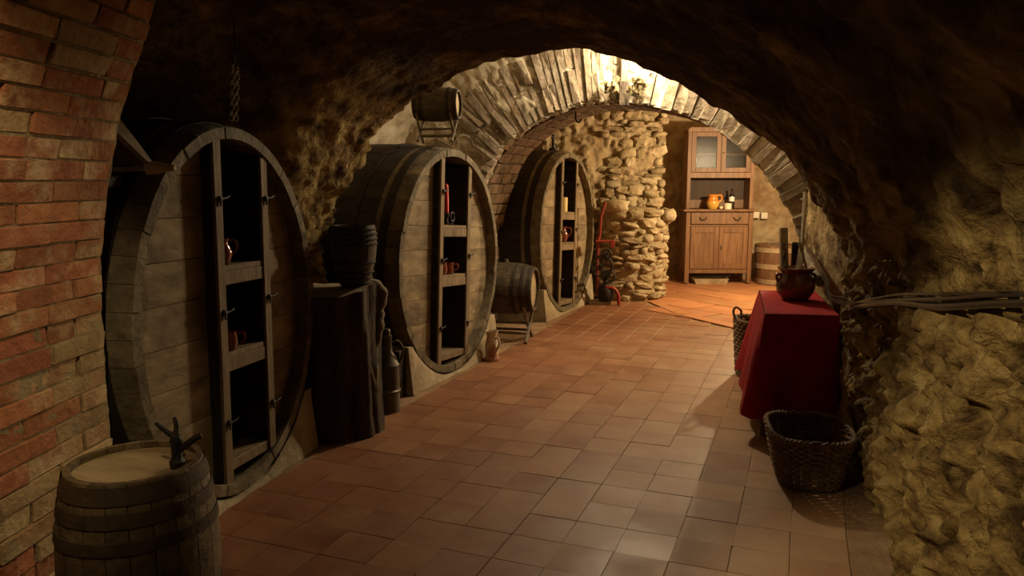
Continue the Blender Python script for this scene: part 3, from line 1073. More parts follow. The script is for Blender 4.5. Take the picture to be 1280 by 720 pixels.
# ---------------------------------------------------------------- small kegs
def keg(name, label, r_end, r_mid, L, M, stave_m, head_m, hoops, ns=20, inset=0.03, group=None, bung=True, hoop_m=None):
    """axis along local z from 0 to L"""
    root = thing(name, label, 'barrel', group=group)
    root.matrix_world = M
    T = max(0.012, r_mid * 0.08)

    def rad(t):
        return r_mid - (r_mid - r_end) * (2 * t - 1) ** 2
    K = 8
    for k in range(ns):
        a0, a1 = 2 * PI * k / ns + 0.006, 2 * PI * (k + 1) / ns - 0.006
        am = (a0 + a1) / 2
        vs, fs = [], []
        for i in range(K + 1):
            t = i / K
            for a, rr in ((a0, rad(t)), (am, rad(t) + 0.001), (a1, rad(t)), (a1, rad(t) - T), (a0, rad(t) - T)):
                vs.append((rr * math.cos(a), rr * math.sin(a), t * L))
        for i in range(K):
            for q in range(5):
                w = (q + 1) % 5
                fs.append((i * 5 + q, i * 5 + w, (i + 1) * 5 + w, (i + 1) * 5 + q))
        fs += [(0, 1, 2, 3, 4), tuple(K * 5 + q for q in range(5))]
        MB().add(vs, fs).build('stave', stave_m, root, smooth=True)
    for z, h in ((inset, 0.015), (L - inset - 0.015, 0.015)):
        MB().lathe([(0, z), (rad(z / L) - T * 0.8, z), (rad(z / L) - T * 0.8, z + h), (0, z + h)], ns * 2).build('head', head_m, root)
    for t, w in hoops:
        z = t * L
        m = MB()
        m.lathe([(rad(t) - 0.001, z - w / 2), (rad(t - w / 2 / L) + 0.0045, z - w / 2), (rad(t + w / 2 / L) + 0.0045, z + w / 2), (rad(t) - 0.001, z + w / 2)], 40)
        m.f = m.f[:-2]
        m.build('hoop', hoop_m or M_HOOP, root, smooth=True)
    if bung:
        MB().lathe([(0, 0), (0.02, 0), (0.017, 0.03), (0, 0.03)], 10, Matrix.Translation((-rad(0.5), 0, L / 2)) @ Matrix.Rotation(R(-90), 4, 'Y')).build('bung', stave_m, root, smooth=True)
    return root


b0 = keg('small_barrel', 'small oak barrel standing upright beside the brick pillar, tap on its top', 0.193, 0.232, 0.60, Matrix.Translation((-1.885, 1.69, 0.0)), M_BARREL, M_KEGHEAD,
         [(0.055, 0.05), (0.17, 0.04), (0.30, 0.035), (0.70, 0.035), (0.83, 0.04), (0.945, 0.05)], 22, 0.022, bung=False, hoop_m=M_RUST)
t = thing('barrel_tap', 'dark wooden tap set in the top of the small upright barrel', 'tap', (-1.764, 1.737, 0.579))
m = MB()
m.lathe([(0, 0), (0.022, 0.0), (0.024, 0.02), (0.016, 0.03), (0.016, 0.075), (0.02, 0.085), (0.014, 0.10), (0, 0.10)], 12)
m.build('plug', M_IRON, t, smooth=True)
MB().tube([(0.0, 0.0, 0.05), (0.02, 0.01, 0.065), (0.05, 0.03, 0.09), (0.062, 0.04, 0.095)], [0.012, 0.011, 0.010, 0.009], 8).build('spout', M_IRON, t, smooth=True)
m = MB()
m.tube([(-0.0, 0, 0.09), (-0.03, -0.015, 0.12), (-0.055, -0.02, 0.14)], [0.009, 0.008, 0.006], 8)
m.tube([(0.0, 0, 0.09), (-0.006, 0.012, 0.125), (-0.018, 0.018, 0.15)], [0.009, 0.008, 0.006], 8)
m.build('handle', M_IRON, t, smooth=True)


def xstand(name, label, loc, rz, Lx, spread, h, th=0.018, group=None):
    """two crossed-leg trestles along local x joined by rails"""
    r = thing(name, label, 'stand', loc, rz, group)
    for sx in (-Lx / 2, Lx / 2):
        for sg in (-1, 1):
            m = MB()
            m.tube([(sx + sg * th * 0.5, -sg * spread, th * 0.6), (sx + sg * th * 0.5, -sg * spread * 0.25, h * 0.42), (sx + sg * th * 0.5, sg * spread * 0.45, h * 0.80), (sx + sg * th * 0.5, sg * spread * 0.95, h * 1.25)],
                   [th, th * 0.9, th * 0.85, th * 0.7], 8)
            m.build('leg', M_VINE, r, smooth=True)
    for yy, zz in ((-spread * 0.5, h * 0.3), (spread * 0.5, h * 0.3), (0.0, h * 0.60)):
        MB().tube([(-Lx / 2, yy, zz), (Lx / 2, yy, zz)], th * 0.75, 8).build('rail', M_VINE, r, smooth=True)
    return r


def along(px, py, pz, ang):
    """matrix: keg axis local z -> horizontal direction at angle ang"""
    return Matrix.Translation((px, py, pz)) @ Matrix.Rotation(ang, 4, 'Z') @ Matrix.Rotation(R(90), 4, 'Y')


k1 = keg('keg', 'dark keg lying on a crossed-leg stand between two great casks', 0.195, 0.235, 0.54, along(-2.80, 6.42, 0.475, R(7)), M_KEG, M_KEGHEAD,
         [(0.05, 0.03), (0.16, 0.03), (0.30, 0.03), (0.70, 0.03), (0.84, 0.03), (0.95, 0.03)], 18, 0.03)
xstand('keg_stand', 'low crossed-leg branch stand on the floor carrying a keg', (-2.50, 6.45, 0.0), R(7), 0.36, 0.17, 0.27)
zt2 = 1.722
k2 = keg('keg', 'small dark keg on a little stand, on top of the candle cask', 0.104, 0.124, 0.33, along(-2.735, 5.14, zt2 + 0.275, R(12)), M_KEG, M_KEGHEAD, [(0.06, 0.022), (0.2, 0.022), (0.8, 0.022), (0.94, 0.022)], 16, 0.02)
xstand('keg_stand', 'little crossed-leg stand on top of the candle cask under a keg', (-2.575, 5.175, zt2), R(12), 0.25, 0.10, 0.165, 0.011)
tag(MB().tube([(-2.47, 5.20, 1.70), (-2.44, 5.24, 1.765), (-2.42, 5.30, 1.785), (-2.40, 5.36, 1.765), (-2.39, 5.41, 1.695)], 0.006, 6).build('bent_wire', M_VINE, None, smooth=True),
    'bent wire loop on top of the candle cask beside the little stand', 'wire')

# iron clamp on top of the far cask
r = thing('iron_spigot', 'black iron spigot standing on top of the farthest great cask', 'tap', (-2.66, 8.20, 1.775))
m = MB()
m.lathe([(0, 0), (0.05, 0), (0.05, 0.02), (0.018, 0.03), (0.015, 0.15), (0.02, 0.16), (0.008, 0.22), (0, 0.22)], 10)
m.build('stem', M_IRON, r, smooth=True)
MB().tube([(0, -0.055, 0.13), (0, 0.0, 0.15), (0, 0.055, 0.135)], 0.011, 8).build('cross_handle', M_IRON, r, smooth=True)
MB().tube([(0, 0.01, 0.06), (0.01, 0.06, 0.07), (0.015, 0.085, 0.045), (0.01, 0.08, 0.01)], 0.012, 8).build('spout', M_IRON, r, smooth=True)

# ---------------------------------------------------------------- stump, tub and can between the first two casks
SX, SY = -2.505, 3.70
st = thing('tree_stump', 'dark bark-covered tree stump standing between the first two great casks', 'stump', (SX, SY, 0))


def stumpf(u, v):
    a = 2 * PI * u
    z = v * 0.84
    r0 = 0.222 + 0.03 * (1 - v) ** 3 + 0.012 * v
    p = Vector((math.cos(a) * 2.2, math.sin(a) * 2.2, z * 1.1))
    r0 += 0.03 * noise.noise(p * 1.2) + 0.018 * fbm(Vector((p.x * 3, p.y * 3, z * 2))) + 0.012 * abs(noise.noise(Vector((math.cos(a) * 7, math.sin(a) * 7, z))))
    return Vector((r0 * math.cos(a), r0 * math.sin(a), z + (0.03 * math.sin(a * 2 + 1) if v > 0.99 else 0)))


o = grid('bark', stumpf, 72, 40, M_BARK)
o.parent = st
del o['kind']
top = [stumpf(k / 72, 1.0) for k in range(72)]
MB().add([(0, 0, 0.845)] + [(p.x, p.y, p.z) for p in top] + [(p.x * 0.5, p.y * 0.5, 0.85) for p in top],
         [(1 + k, 1 + (k + 1) % 72, 73 + (k + 1) % 72, 73 + k) for k in range(72)] + [(0, 73 + k, 73 + (k + 1) % 72) for k in range(72)]).build('cut_top', M_CUTWOOD, st, smooth=True)
path = smoothpath([(0.10, 0.02, 0.86), (0.17, 0.10, 0.865), (0.215, 0.16, 0.80), (0.205, 0.14, 0.70), (0.225, 0.10, 0.60), (0.205, 0.07, 0.47), (0.225, 0.04, 0.32), (0.21, 0.04, 0.16), (0.23, 0.03, 0.02)], 6)
MB().tube(path, [0.035 - 0.02 * (k / len(path)) + 0.004 * math.sin(k * 1.7) for k in range(len(path))], 9).build('vine_stem', M_VINE, st, smooth=True)
path = smoothpath([(0.22, 0.02, 0.62), (0.205, -0.03, 0.50), (0.235, -0.02, 0.36), (0.225, 0.035, 0.24), (0.22, 0.01, 0.03)], 6)
MB().tube(path, 0.013, 8).build('vine_stem', M_VINE, st, smooth=True)

bk = thing('rope_bound_tub', 'dark ribbed wooden tub standing on the tree stump', 'tub', (SX + 0.115, SY + 0.03, 0.853))
NS = 18
H_ = 0.345


def tr(t):
    return interp(t, [(0, 0.076), (0.25, 0.103), (0.5, 0.121), (0.7, 0.127), (0.85, 0.125), (1, 0.117)])


for k in range(NS):
    a0, a1 = 2 * PI * k / NS + 0.006, 2 * PI * (k + 1) / NS - 0.006
    vs, fs = [], []
    for i in range(7):
        t_ = i / 6
        for a, rr in ((a0, tr(t_)), ((a0 + a1) / 2, tr(t_) + 0.001), (a1, tr(t_)), (a1, tr(t_) - 0.012), (a0, tr(t_) - 0.012)):
            vs.append((rr * math.cos(a), rr * math.sin(a), H_ * t_))
    for i in range(6):
        for q in range(5):
            w = (q + 1) % 5
            fs.append((i * 5 + q, i * 5 + w, (i + 1) * 5 + w, (i + 1) * 5 + q))
    fs += [(0, 1, 2, 3, 4), tuple(30 + q for q in range(5))]
    MB().add(vs, fs).build('stave', M_KEG, bk, smooth=True)
for t_ in (0.06, 0.15, 0.24, 0.40, 0.70, 0.78, 0.86, 0.94):
    m = MB()
    rr = tr(t_)
    m.tube([(rr * math.cos(q * PI / 18), rr * math.sin(q * PI / 18), H_ * t_) for q in range(36)], 0.008, 6, True)
    m.build('hoop', M_HOOP, bk, smooth=True)
MB().lathe([(0, 0.02), (0.07, 0.02), (0.07, 0.03), (0, 0.03)], 24).build('bottom', M_KEG, bk)
MB().lathe([(0, 0.315), (0.104, 0.315), (0.104, 0.328), (0, 0.328)], 24, Matrix.Translation((-0.0, 0, 0.004))).build('lid', M_KEGHEAD, bk)

can = thing('oil_can', 'tall tarnished tin can with a hooped handle beside the tree stump', 'can', (-2.425, 4.12, 0.0), R(35))
MB().lathe([(0, 0), (0.078, 0), (0.08, 0.006), (0.078, 0.012), (0.078, 0.30), (0.081, 0.303), (0.078, 0.306), (0.052, 0.36), (0.036, 0.385), (0.034, 0.475), (0.037, 0.48), (0.037, 0.49), (0, 0.49)], 28).build('body', M_TIN, can, smooth=True)
MB().lathe([(0.079, 0.125), (0.086, 0.132), (0.086, 0.140), (0.079, 0.147)], 28).build('band', M_TIN, can, smooth=True)
MB().lathe([(0, 0.49), (0.026, 0.49), (0.028, 0.515), (0.02, 0.53), (0, 0.53)], 16).build('cap', M_TIN, can, smooth=True)
MB().tube(smoothpath([(0.034, 0, 0.44), (0.07, 0, 0.448), (0.098, 0, 0.41), (0.098, 0, 0.36), (0.078, 0, 0.305)], 6), 0.008, 8).build('handle', M_TIN, can, smooth=True)

tag(MB().box((-2.515, 4.44, 0.16), (0.05, 0.10, 0.32)).build('timber_prop', M_CASK, None, bevel=0.006), 'dark timber block propped against the plinth beside the tin can', 'block')

cj = thing('slip_jug', 'pale-splashed clay jug on the floor below the candle cask', 'jug', (-2.335, 5.63, 0.0), R(-25))
MB().lathe([(0, 0), (0.060, 0), (0.064, 0.012), (0.056, 0.03), (0.050, 0.04), (0.056, 0.08), (0.055, 0.13), (0.043, 0.18), (0.041, 0.20), (0.054, 0.245), (0.050, 0.245), (0.037, 0.20), (0.039, 0.18), (0.05, 0.12), (0, 0.05)], 24).build('body', M_CLAY, cj, smooth=True)
MB().tube(smoothpath([(0.043, 0, 0.19), (0.075, 0, 0.19), (0.085, 0, 0.15), (0.055, 0, 0.09)], 5), 0.009, 8).build('handle', M_CLAY, cj, smooth=True)

# ---------------------------------------------------------------- bellows and chain near the first cask
bw = thing('forge_bellows', 'old pleated leather bellows wedged between the brick pillar and the nearest cask', 'bellows', (-2.30, 2.235, 1.495), R(201))
Lb, wb = 0.40, 0.15
bd = lambda t: wb * (0.18 + 0.82 * min(1, t * 1.6) ** 0.8)
for nm, ang in (('top_board', R(50)), ('bottom_board', R(-3))):
    poly = [(Lb * t / 8, bd(t / 8) / 2) for t in range(9)] + [(Lb * t / 8, -bd(t / 8) / 2) for t in range(8, -1, -1)]
    m = MB().prism(poly[::-1], -0.009, 0.009, 'z')
    Mr = Matrix.Rotation(-ang, 4, 'Y')
    m.v = [tuple(Mr @ Vector(v)) for v in m.v]
    m.build(nm, M_UPRIGHT if nm == 'top_board' else M_LEATHER, bw, bevel=0.003)
vs, fs = [], []
na, nt = 13, 18
for side in (1, -1):
    b0_ = len(vs)
    for i in range(na):
        a = lerp(R(-1), R(48), i / (na - 1))
        fold = 0.030 if i % 2 else 0.0
        for j in range(nt + 1):
            t_ = j / nt
            v = Matrix.Rotation(-a, 4, 'Y') @ Vector((Lb * t_ * 0.98, side * (bd(t_) / 2 - 0.008 - fold * min(1, t_ * 2)), 0))
            vs.append(v)
    for i in range(na - 1):
        for j in range(nt):
            q = b0_ + i * (nt + 1) + j
            fs.append((q, q + 1, q + nt + 2, q + nt + 1))
MB().add(vs, fs).build('pleated_leather', M_LEATHER, bw)
m = MB()
m.lathe([(0.0, -0.085), (0.011, -0.085), (0.013, -0.06), (0.02, -0.03), (0.026, 0.02), (0, 0.02)], 12, Matrix.Rotation(R(90), 4, 'Y'))
m.build('nozzle', M_PALEWOOD, bw, smooth=True)
tag(MB().box((-2.56, 2.11, 1.445), (0.32, 0.12, 0.05), Matrix.Rotation(R(15), 3, 'Z')).build('shelf_plank', M_CASK, None, bevel=0.004), 'dark plank behind the brick pillar carrying the bellows', 'shelf')

ch = thing('hanging_chain', 'bright steel chain hanging in two strands above the nearest cask', 'chain', (-2.46, 2.86, 1.72))
lk = MB().tube([(0.010 * math.cos(q * PI / 6), 0, 0.0165 * math.sin(q * PI / 6)) for q in range(12)], 0.0035, 5, True).mesh('chain_link', M_STEEL, True)
for s_ in (0, 1):
    for k in range(10):
        o = link('chain_link', lk, ch)
        o.location = (0.0, 0.03 * s_ + 0.0028 * k, 0.012 + 0.0235 * k)
        o.rotation_euler = (0.1, 0, R(90) * (k % 2) + 0.4)
MB().tube([(0, -0.005, 0.235), (0, 0.04, 0.25), (0, 0.05, 0.34), (0, 0.045, 0.62)], 0.004, 6).build('hook_rod', M_IRON, ch, smooth=True)

# ---------------------------------------------------------------- round stone pillar in the back room
pc = br(1.42, 9.68)
sp = bpy.data.objects.new('stone_pillar', None)
COL.objects.link(sp)
sp.location = (pc.x, pc.y, 0)
sp['kind'] = 'structure'
bpy.context.view_layer.update()


def core(r, z0, z1, nm, ox=0.0, oy=0.0):
    def f(u, v):
        a = 2 * PI * u
        p = Vector((ox + math.cos(a) * r, oy + math.sin(a) * r, lerp(z0, z1, v)))
        return p * 1.0 + Vector((math.cos(a), math.sin(a), 0)) * (0.03 * fbm(p * 6))
    o = grid(nm, f, 70, 60, M_MORTAR)
    o.parent = sp
    del o['kind']


core(0.50, -0.02, 1.09, 'rubble_core')
MB().lathe([(0.0, 1.04), (0.43, 1.04), (0.45, 1.07), (0.36, 1.105), (0, 1.105)], 40).build('ledge_bed', M_MORTAR, sp, smooth=True)
stones = []
for k in range(8):
    random.seed(200 + k)
    bm = bmesh.new()
    bmesh.ops.create_icosphere(bm, subdivisions=2, radius=0.5)
    off = Vector((k * 7.1, k * 3.3, 0))
    for v in bm.verts:
        c = v.co.normalized()
        mxx = max(abs(c.x), abs(c.y), abs(c.z))
        sq = c / mxx * 0.5
        v.co = v.co.lerp(sq, 0.72) * (1 + 0.26 * noise.noise(c * 1.7 + off) + 0.14 * noise.noise(c * 4 + off))
    for f in bm.faces:
        f.smooth = (k % 2 == 0)
    me = bpy.data.meshes.new('stone')
    bm.to_mesh(me)
    bm.free()
    me.materials.append(M_STONE)
    stones.append(me)
random.seed(31)
nst = 0


def stone_row(rad, z, h, a0, a1, wmin, wmax, ox=0.0, oy=0.0):
    global nst
    a = a0 + random.uniform(0, 0.15)
    while a < a1:
        w = random.uniform(wmin, wmax)
        da = w / rad
        am = a + da / 2
        hh_ = h * random.uniform(0.65, 1.45)
        rj = rad + random.uniform(-0.022, 0.016)
        c = Vector((pc.x + ox + rj * math.cos(am), pc.y + oy + rj * math.sin(am), z + random.uniform(-0.03, 0.03)))
        tz = Vector((random.uniform(-.25, .25), random.uniform(-.25, .25), 1))
        tx = Vector((-math.sin(am), math.cos(am), random.uniform(-.28, .28))).normalized()
        tz = (tz - tx * tz.dot(tx)).normalized()
        placed('stone', random.choice(stones), sp, frame(tx, tz, c, (w * 1.02, random.uniform(0.13, 0.19), hh_ * 1.02)))
        nst += 1
        a += da


fa = math.atan2(-pc.y, -pc.x)            # towards the camera
z = 0.035
while z < 1.04:
    h = random.choice((0.06, 0.075, 0.09, 0.105))
    stone_row(0.465, z + h / 2, h, fa - 1.75, fa + 1.75, 0.09, 0.28)
    z += h
z = 1.10
while z < 2.62:                   # the rubble goes on up the wall above the round part
    h = random.choice((0.07, 0.09, 0.11, 0.13))
    a = 1.18 + random.uniform(-0.08, 0.06)
    while a < 1.90:
        w = random.uniform(0.10, 0.25)
        if a + w > 1.99:
            w = max(0.07, 1.97 - a)
        if random.random() < 0.88:
            c = br(a + w / 2, 10.005 + random.uniform(-0.03, 0.03), z + h / 2 + random.uniform(-0.025, 0.025))
            tx = Vector((RX, RY, random.uniform(-.22, .22))).normalized()
            tz = Vector((random.uniform(-.2, .2), random.uniform(-.2, .2), 1))
            tz = (tz - tx * tz.dot(tx)).normalized()
            placed('stone', random.choice(stones), sp, frame(tx, tz, c, (w * 1.05, random.uniform(0.12, 0.2), h * random.uniform(0.75, 1.3))))
        a += w
    z += h
cc = br(1.42 + 0.50, 9.45)
placed('stone', stones[2], sp, frame(Vector((RX, RY, 0.1)), Vector((0.15, 0.0, 1)).normalized(), Vector((cc.x, cc.y, 1.02)), (0.17, 0.2, 0.17)))
cc = br(1.42 - 0.18, 9.25)
placed('stone', stones[4], sp, frame(Vector((RX, RY, 0)), Vector((0, 0, 1)), Vector((cc.x, cc.y, 1.14)), (0.32, 0.24, 0.15)))

# ---------------------------------------------------------------- red wine pump between cask and pillar
pp = br(1.07, 8.93)
wp = thing('wine_pump', 'old red and black iron wine pump beside the round stone pillar', 'pump', (pp.x, pp.y, 0), R(21))
MB().box((-0.04, 0.04, 0.02), (0.26, 0.20, 0.04)).build('base', M_CONCRETE, wp, bevel=0.006)
MB().tube(smoothpath([(0.02, -0.06, 0.21), (0.11, -0.07, 0.20), (0.165, -0.075, 0.13), (0.178, -0.08, 0.005)], 6), 0.02, 10).build('outlet_pipe', M_REDPAINT, wp, smooth=True)
MB().lathe([(0, 0), (0.075, 0.0), (0.095, 0.05), (0.1, 0.12), (0.08, 0.17), (0.03, 0.20), (0.03, 0.30), (0, 0.30)], 18, Matrix.Translation((0.03, 0.0, 0.04))).build('body', M_IRON, wp, smooth=True)
MB().tube([(-0.06, 0.0, 0.1), (-0.075, 0.0, 0.5), (-0.06, 0.0, 0.80)], 0.017, 8).build('column', M_REDPAINT, wp, smooth=True)
m = MB()
m.prism([(-0.11, -0.09), (0.09, -0.09), (0.12, 0.09), (-0.09, 0.09)], 0.74, 0.755, 'z')
m.box((0.09, -0.08, 0.72), (0.05, 0.02, 0.09))
m.build('tray', M_REDPAINT, wp, bevel=0.004)
for cx, cz_, rr, n in ((-0.03, 0.46, 0.12, 8), (0.05, 0.34, 0.07, 6), (0.02, 0.60, 0.055, 6)):
    m = MB()
    ringp = [(cx + rr * math.cos(q * PI / 14), -0.09, cz_ + rr * math.sin(q * PI / 14)) for q in range(28)]
    m.tube(ringp, 0.012, 6, True)
    for q in range(n // 2):
        a = q * 2 * PI / n
        m.tube([(cx - rr * math.cos(a), -0.09, cz_ - rr * math.sin(a)), (cx + rr * math.cos(a), -0.09, cz_ + rr * math.sin(a))], 0.007, 6)
    m.lathe([(0, -0.03), (0.02, -0.03), (0.02, 0.1), (0, 0.1)], 8, Matrix.Translation((cx, -0.09, cz_)) @ Matrix.Rotation(R(-90), 4, 'X'))
    m.build('gear_wheel', M_IRON, wp, smooth=True)
MB().tube([(-0.05, 0.0, 0.79), (-0.04, -0.02, 1.02), (0.01, -0.02, 1.20)], [0.014, 0.014, 0.017], 8).build('lever', M_REDPAINT, wp, smooth=True)

# ---------------------------------------------------------------- dresser in the back room
dp = br(2.405, 10.63)
dr = thing('dresser', 'tall honey-brown wooden dresser with glazed upper doors against the back wall', 'cabinet', (dp.x, dp.y, 0), R(21))
W, D = 0.93, 0.45


def part(nm, boxes, m=M_DRESSER, parent=None, bevel=0.004):
    q = MB()
    for c, d in boxes:
        q.box(c, d)
    return q.build(nm, m, parent or dr, bevel=bevel)


for x in (0.03, W - 0.03):
    for y in (0.03, D - 0.03):
        m = MB().box((x, y, 0.52), (0.06, 0.055, 1.00))
        m.build('leg', M_DRESSER, dr, bevel=0.004)
part('side_panel', [((0.02, D / 2, 0.59), (0.022, D - 0.1, 0.84))])
part('side_panel', [((W - 0.02, D / 2, 0.59), (0.022, D - 0.1, 0.84))])
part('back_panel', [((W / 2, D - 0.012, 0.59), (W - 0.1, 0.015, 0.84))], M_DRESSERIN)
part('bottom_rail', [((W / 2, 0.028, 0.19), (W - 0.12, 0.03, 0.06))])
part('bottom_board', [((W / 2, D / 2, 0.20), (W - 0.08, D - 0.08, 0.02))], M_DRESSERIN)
part('middle_rail', [((W / 2, 0.028, 0.825), (W - 0.12, 0.03, 0.022))])
part('countertop', [((W / 2, D / 2 - 0.02, 1.035), (W + 0.10, D + 0.06, 0.032))], bevel=0.008)
dw = part('drawer', [((W / 2, 0.012, 0.927), (W - 0.135, 0.035, 0.165))], bevel=0.006)
for x in (0.23, 0.70):
    m = MB()
    m.tube(smoothpath([(x - 0.042, -0.008, 0.935), (x - 0.035, -0.024, 0.915), (x, -0.028, 0.905), (x + 0.035, -0.024, 0.915), (x + 0.042, -0.008, 0.935)], 4), 0.006, 6)
    m.lathe([(0, 0), (0.012, 0), (0.008, 0.006), (0, 0.006)], 8, Matrix.Translation((x - 0.042, -0.005, 0.935)) @ Matrix.Rotation(R(90), 4, 'X'))
    m.lathe([(0, 0), (0.012, 0), (0.008, 0.006), (0, 0.006)], 8, Matrix.Translation((x + 0.042, -0.005, 0.935)) @ Matrix.Rotation(R(90), 4, 'X'))
    m.build('drawer_pull', M_HOOP, dw, smooth=True)


def framed(nm, x0, x1, z0, z1, st_, rb, rt, parent, pm, glass=False, y=0.012):
    d = part(nm, [((x0 + st_ / 2, y, (z0 + z1) / 2), (st_, 0.026, z1 - z0)), ((x1 - st_ / 2, y, (z0 + z1) / 2), (st_, 0.026, z1 - z0)),
                  (((x0 + x1) / 2, y, z0 + rb / 2), (x1 - x0 - 2 * st_, 0.025, rb)), (((x0 + x1) / 2, y, z1 - rt / 2), (x1 - x0 - 2 * st_, 0.025, rt))], bevel=0.003)
    q = MB().box(((x0 + x1) / 2, y + (0.004 if not glass else 0.0), (z0 + z1 - rt + rb) / 2), (x1 - x0 - 2 * st_ + 0.01, 0.010 if not glass else 0.004, z1 - z0 - rb - rt + 0.01))
    q.build('glass_pane' if glass else 'door_panel', pm, d)
    return d


framed('door', 0.068, W / 2 - 0.002, 0.225, 0.812, 0.065, 0.075, 0.085, dr, M_DRESSER)
d2 = framed('door', W / 2 + 0.002, W - 0.068, 0.225, 0.812, 0.065, 0.075, 0.085, dr, M_DRESSER)
MB().box((W / 2 + 0.03, -0.004, 0.52), (0.014, 0.006, 0.06)).build('key_plate', M_HOOP, d2, bevel=0.002)
# upper half, set back a little
UD = 0.30
y0 = 0.06
for x in (0.03, W - 0.03):
    m = MB().prism([(y0, 1.052), (y0 + UD, 1.052), (y0 + UD, 2.12), (y0, 2.12)], x - 0.022, x + 0.022, 'x')
    m.build('upright', M_DRESSER, dr, bevel=0.004)
    part('face_stile', [((x, y0 - 0.004, 1.586), (0.052, 0.022, 1.068))])
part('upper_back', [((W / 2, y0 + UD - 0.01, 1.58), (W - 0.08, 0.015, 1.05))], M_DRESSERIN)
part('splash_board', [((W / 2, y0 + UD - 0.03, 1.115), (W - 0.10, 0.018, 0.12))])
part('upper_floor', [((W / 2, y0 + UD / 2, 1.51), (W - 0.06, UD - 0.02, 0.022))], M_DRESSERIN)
part('upper_shelf', [((W / 2, y0 + UD / 2 + 0.02, 1.80), (W - 0.10, UD - 0.08, 0.018))])
part('lower_frieze', [((W / 2, y0, 1.515), (W - 0.10, 0.028, 0.075))])
m = MB().prism([(0.0, 2.10), (W, 2.10), (W, 2.135), (W - 0.04, 2.165), (0.04, 2.165), (0.0, 2.135)][::-1], y0 - 0.02, y0 + UD, 'y')
m.build('cornice', M_DRESSER, dr, bevel=0.004)
framed('glazed_door', 0.058, W / 2 - 0.002, 1.556, 2.098, 0.062, 0.062, 0.06, dr, M_PANE, True, y0 - 0.002)
d4 = framed('glazed_door', W / 2 + 0.002, W - 0.058, 1.556, 2.098, 0.062, 0.062, 0.06, dr, M_PANE, True, y0 - 0.002)
MB().lathe([(0, 0), (0.011, 0), (0.006, 0.012), (0, 0.014)], 10, Matrix.Translation((W / 2 + 0.03, y0 - 0.015, 1.82)) @ Matrix.Rotation(R(90), 4, 'X')).build('keyhole', M_HOOP, d4, smooth=True)


def dl(x, y, z):
    p = br(2.405 + x, 10.63 + y)
    return (p.x, p.y, z)


jr = jug('glazed_jug', 'orange and yellow glazed jug on the dresser counter', 'jug', dl(0.385, 0.10, 1.051),
         [(0, 0), (0.055, 0), (0.075, 0.03), (0.088, 0.075), (0.083, 0.10)], M_YELLOW, R(21), None, scale=1.0)
MB().lathe([(0.083, 0.10), (0.072, 0.135), (0.062, 0.165), (0.075, 0.20), (0.069, 0.20), (0.056, 0.165), (0, 0.12)], 24).build('upper_body', M_ORANGE, jr, smooth=True)
MB().tube(smoothpath([(0.068, 0, 0.19), (0.115, 0, 0.185), (0.12, 0, 0.13), (0.08, 0, 0.09)], 5), 0.012, 8).build('handle', M_ORANGE, jr, smooth=True)
tag(MB().lathe([(0, 0), (0.05, 0), (0.052, 0.08), (0.046, 0.08), (0.046, 0.01), (0, 0.01)], 20).build('cream_tumbler', M_CREAM, None, smooth=True), 'cream coloured cup on the dresser counter before the wine bottle', 'cup').location = dl(0.585, 0.06, 1.051)
tag(MB().lathe([(0, 0), (0.02, 0.004), (0.028, 0.02), (0.02, 0.036), (0, 0.04)], 14).build('pale_egg_cup', M_CREAM, None, smooth=True), 'small pale ball between the glazed jug and the cream cup', 'ornament').location = dl(0.49, 0.05, 1.051)
wb_ = thing('wine_bottle', 'dark wine bottle with a white label on the dresser counter', 'bottle', dl(0.655, 0.14, 1.051))
MB().lathe([(0, 0), (0.038, 0), (0.039, 0.01), (0.039, 0.17), (0.034, 0.19), (0.016, 0.215), (0.014, 0.265), (0.016, 0.268), (0.015, 0.28), (0, 0.28)], 20).build('body', M_WINE, wb_, smooth=True)
m = MB()
m.lathe([(0.0395, 0.105), (0.0398, 0.107), (0.0398, 0.165), (0.0395, 0.167)], 20)
m.f = m.f[:-2]
m.build('label', M_PAPER, wb_, smooth=True)
GP = [(0, 0), (0.03, 0), (0.028, 0.004), (0.005, 0.008), (0.004, 0.06), (0.02, 0.075), (0.03, 0.10), (0.027, 0.135), (0.025, 0.135), (0.028, 0.10), (0.018, 0.078), (0, 0.068)]
for k, x in enumerate((0.545, 0.645)):
    o = MB().lathe(GP, 18).build('wine_glass', M_GLASS, None, smooth=True)
    tag(o, 'stemmed glass behind the right glazed dresser door, ' + ('nearer the middle stile' if k == 0 else 'nearer the hinge'), 'glass', 'glasses inside the dresser')
    o.location = dl(x, 0.16, 1.522)
tag(MB().prism([(-0.21, 0.0), (0.21, 0.0), (0.245, 0.085), (0.23, 0.085), (0.2, 0.015), (-0.2, 0.015), (-0.23, 0.085), (-0.245, 0.085)], -0.13, 0.13, 'y').add(
    [(-0.21, -0.13, 0), (0.21, -0.13, 0), (0.245, -0.14, 0.085), (-0.245, -0.14, 0.085), (-0.21, 0.13, 0), (0.21, 0.13, 0), (0.245, 0.14, 0.085), (-0.245, 0.14, 0.085)], [(0, 1, 2, 3), (4, 7, 6, 5)]).build('wash_trough', M_PALEWOOD, None),
    'pale shallow wooden trough on the floor under the dresser', 'trough')
o = bpy.data.objects['wash_trough']
o.location = dl(0.38, 0.14, 0.0)
o.rotation_euler = (0, 0, R(21))
tag(MB().lathe([(0, 0), (0.10, 0), (0.22, 0.09), (0.23, 0.10), (0.21, 0.10), (0.09, 0.012), (0, 0.012)], 28).build('basin', M_GREYPIPE, None, smooth=True), 'shallow grey basin behind the trough under the dresser', 'basin').location = dl(0.56, 0.42, 0.0)

